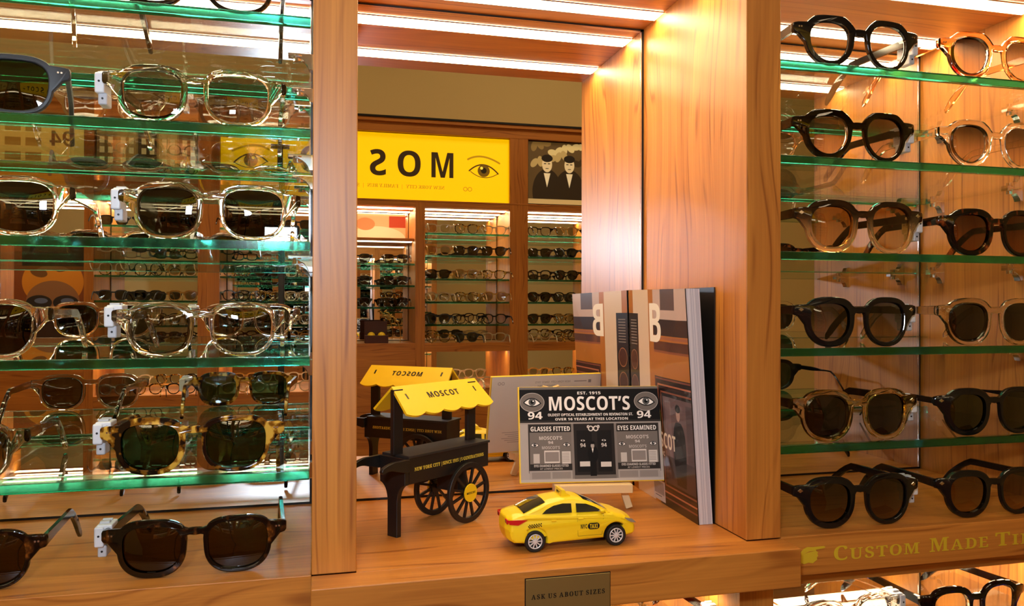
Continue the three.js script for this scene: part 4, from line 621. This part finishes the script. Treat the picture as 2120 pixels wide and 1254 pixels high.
  obj('sign_housing', box(W, H, 0.05, 0, H / 2, -0.03), blackGap, s);
  const face = obj('sign_face', new THREE.PlaneGeometry(W - 0.004, H - 0.004), new THREE.MeshStandardMaterial({ name: 'sign_glow', map: signTex, emissive: 0xffffff, emissiveMap: signTex, emissiveIntensity: 0.62, roughness: 0.5 }), s); face.position.set(0, H / 2, 0.0);
  // pictures on the fascia
  const men = canvasTex(420, 300, (c, w, h) => { c.fillStyle = '#5a4220'; c.fillRect(0, 0, w, h); for (let i = 0; i < 26; i++) { c.fillStyle = ['#b89858', '#8a6a34', '#3a2810', '#d8bc78'][i % 4]; c.beginPath(); c.ellipse((i * 97) % w, (i * 53) % 110, 26, 16, i, 0, 7); c.fill(); } [[70, 1], [200, 1.05], [320, 1]].forEach(([x, k]) => { c.fillStyle = '#2a1c0c'; c.beginPath(); c.ellipse(x, 240, 78 * k, 110, 0, 0, 7); c.fill(); c.fillStyle = '#ead2a0'; c.beginPath(); c.moveTo(x - 18, 150); c.lineTo(x + 18, 150); c.lineTo(x, 220); c.fill(); c.fillStyle = '#e2c48c'; c.beginPath(); c.ellipse(x, 108, 27, 38, 0, 0, 7); c.fill(); c.fillStyle = '#1c1208'; c.beginPath(); c.ellipse(x, 78, 30, 18, 0, 0, 7); c.fill(); c.fillRect(x - 16, 102, 12, 4); c.fillRect(x + 5, 102, 12, 4); c.fillRect(x - 8, 126, 16, 3); }); c.fillStyle = '#caa868'; c.fillRect(0, 276, w, 24); });
  const shop = canvasTex(420, 300, (c, w, h) => { c.fillStyle = '#d8b450'; c.fillRect(0, 0, w, h); c.fillStyle = '#3a2c10'; c.font = 'bold 90px sans-serif'; c.fillText('94', 40, 130); c.fillStyle = '#8a6a20'; for (let i = 0; i < 12; i++) c.fillRect(170 + (i % 3) * 80, 40 + Math.floor(i / 3) * 60, 62, 34); c.fillStyle = '#c08018'; c.fillRect(0, 220, w, 80); });
  const street = canvasTex(420, 300, (c, w, h) => { c.fillStyle = '#8a6c30'; c.fillRect(0, 0, w, h); for (let i = 0; i < 5; i++) { c.fillStyle = ['#5a4218', '#b8944a', '#3c2c10', '#a07c38', '#6c5020'][i]; c.fillRect(i * 86, 20 + (i * 37) % 50, 78, 280); c.fillStyle = '#d8bc74'; for (let k = 0; k < 8; k++) c.fillRect(i * 86 + 10 + (k % 2) * 34, 80 + Math.floor(k / 2) * 42, 20, 26); } c.fillStyle = '#2c200c'; c.fillRect(0, 252, w, 48); });
  for (const [a, b, tex, label] of [[0.876, 1.238, men, 'sepia picture of three men in suits across the aisle'], [-0.818, -0.455, street, 'sepia picture of an old street front across the aisle'], [-1.218, -0.855, shop, 'yellowed shopfront picture with the number 94 above the face poster']]) {
    const t = thing('fascia_picture', label, 'picture', [(a + b) / 2, 0.669, OZ + 0.012], Math.PI); obj('picture_board', box(b - a, 0.274, 0.008, 0, 0.137, -0.008), blackGap, t); const f = obj('light_box_print', new THREE.PlaneGeometry(b - a - 0.006, 0.268), new THREE.MeshStandardMaterial({ name: 'sepia_print', map: tex, emissive: 0xffffff, emissiveMap: tex, emissiveIntensity: 0.4, roughness: 0.5 }), t); f.position.set(0, 0.137, -0.0035);
  }
}
renderer.render(scene, camera);
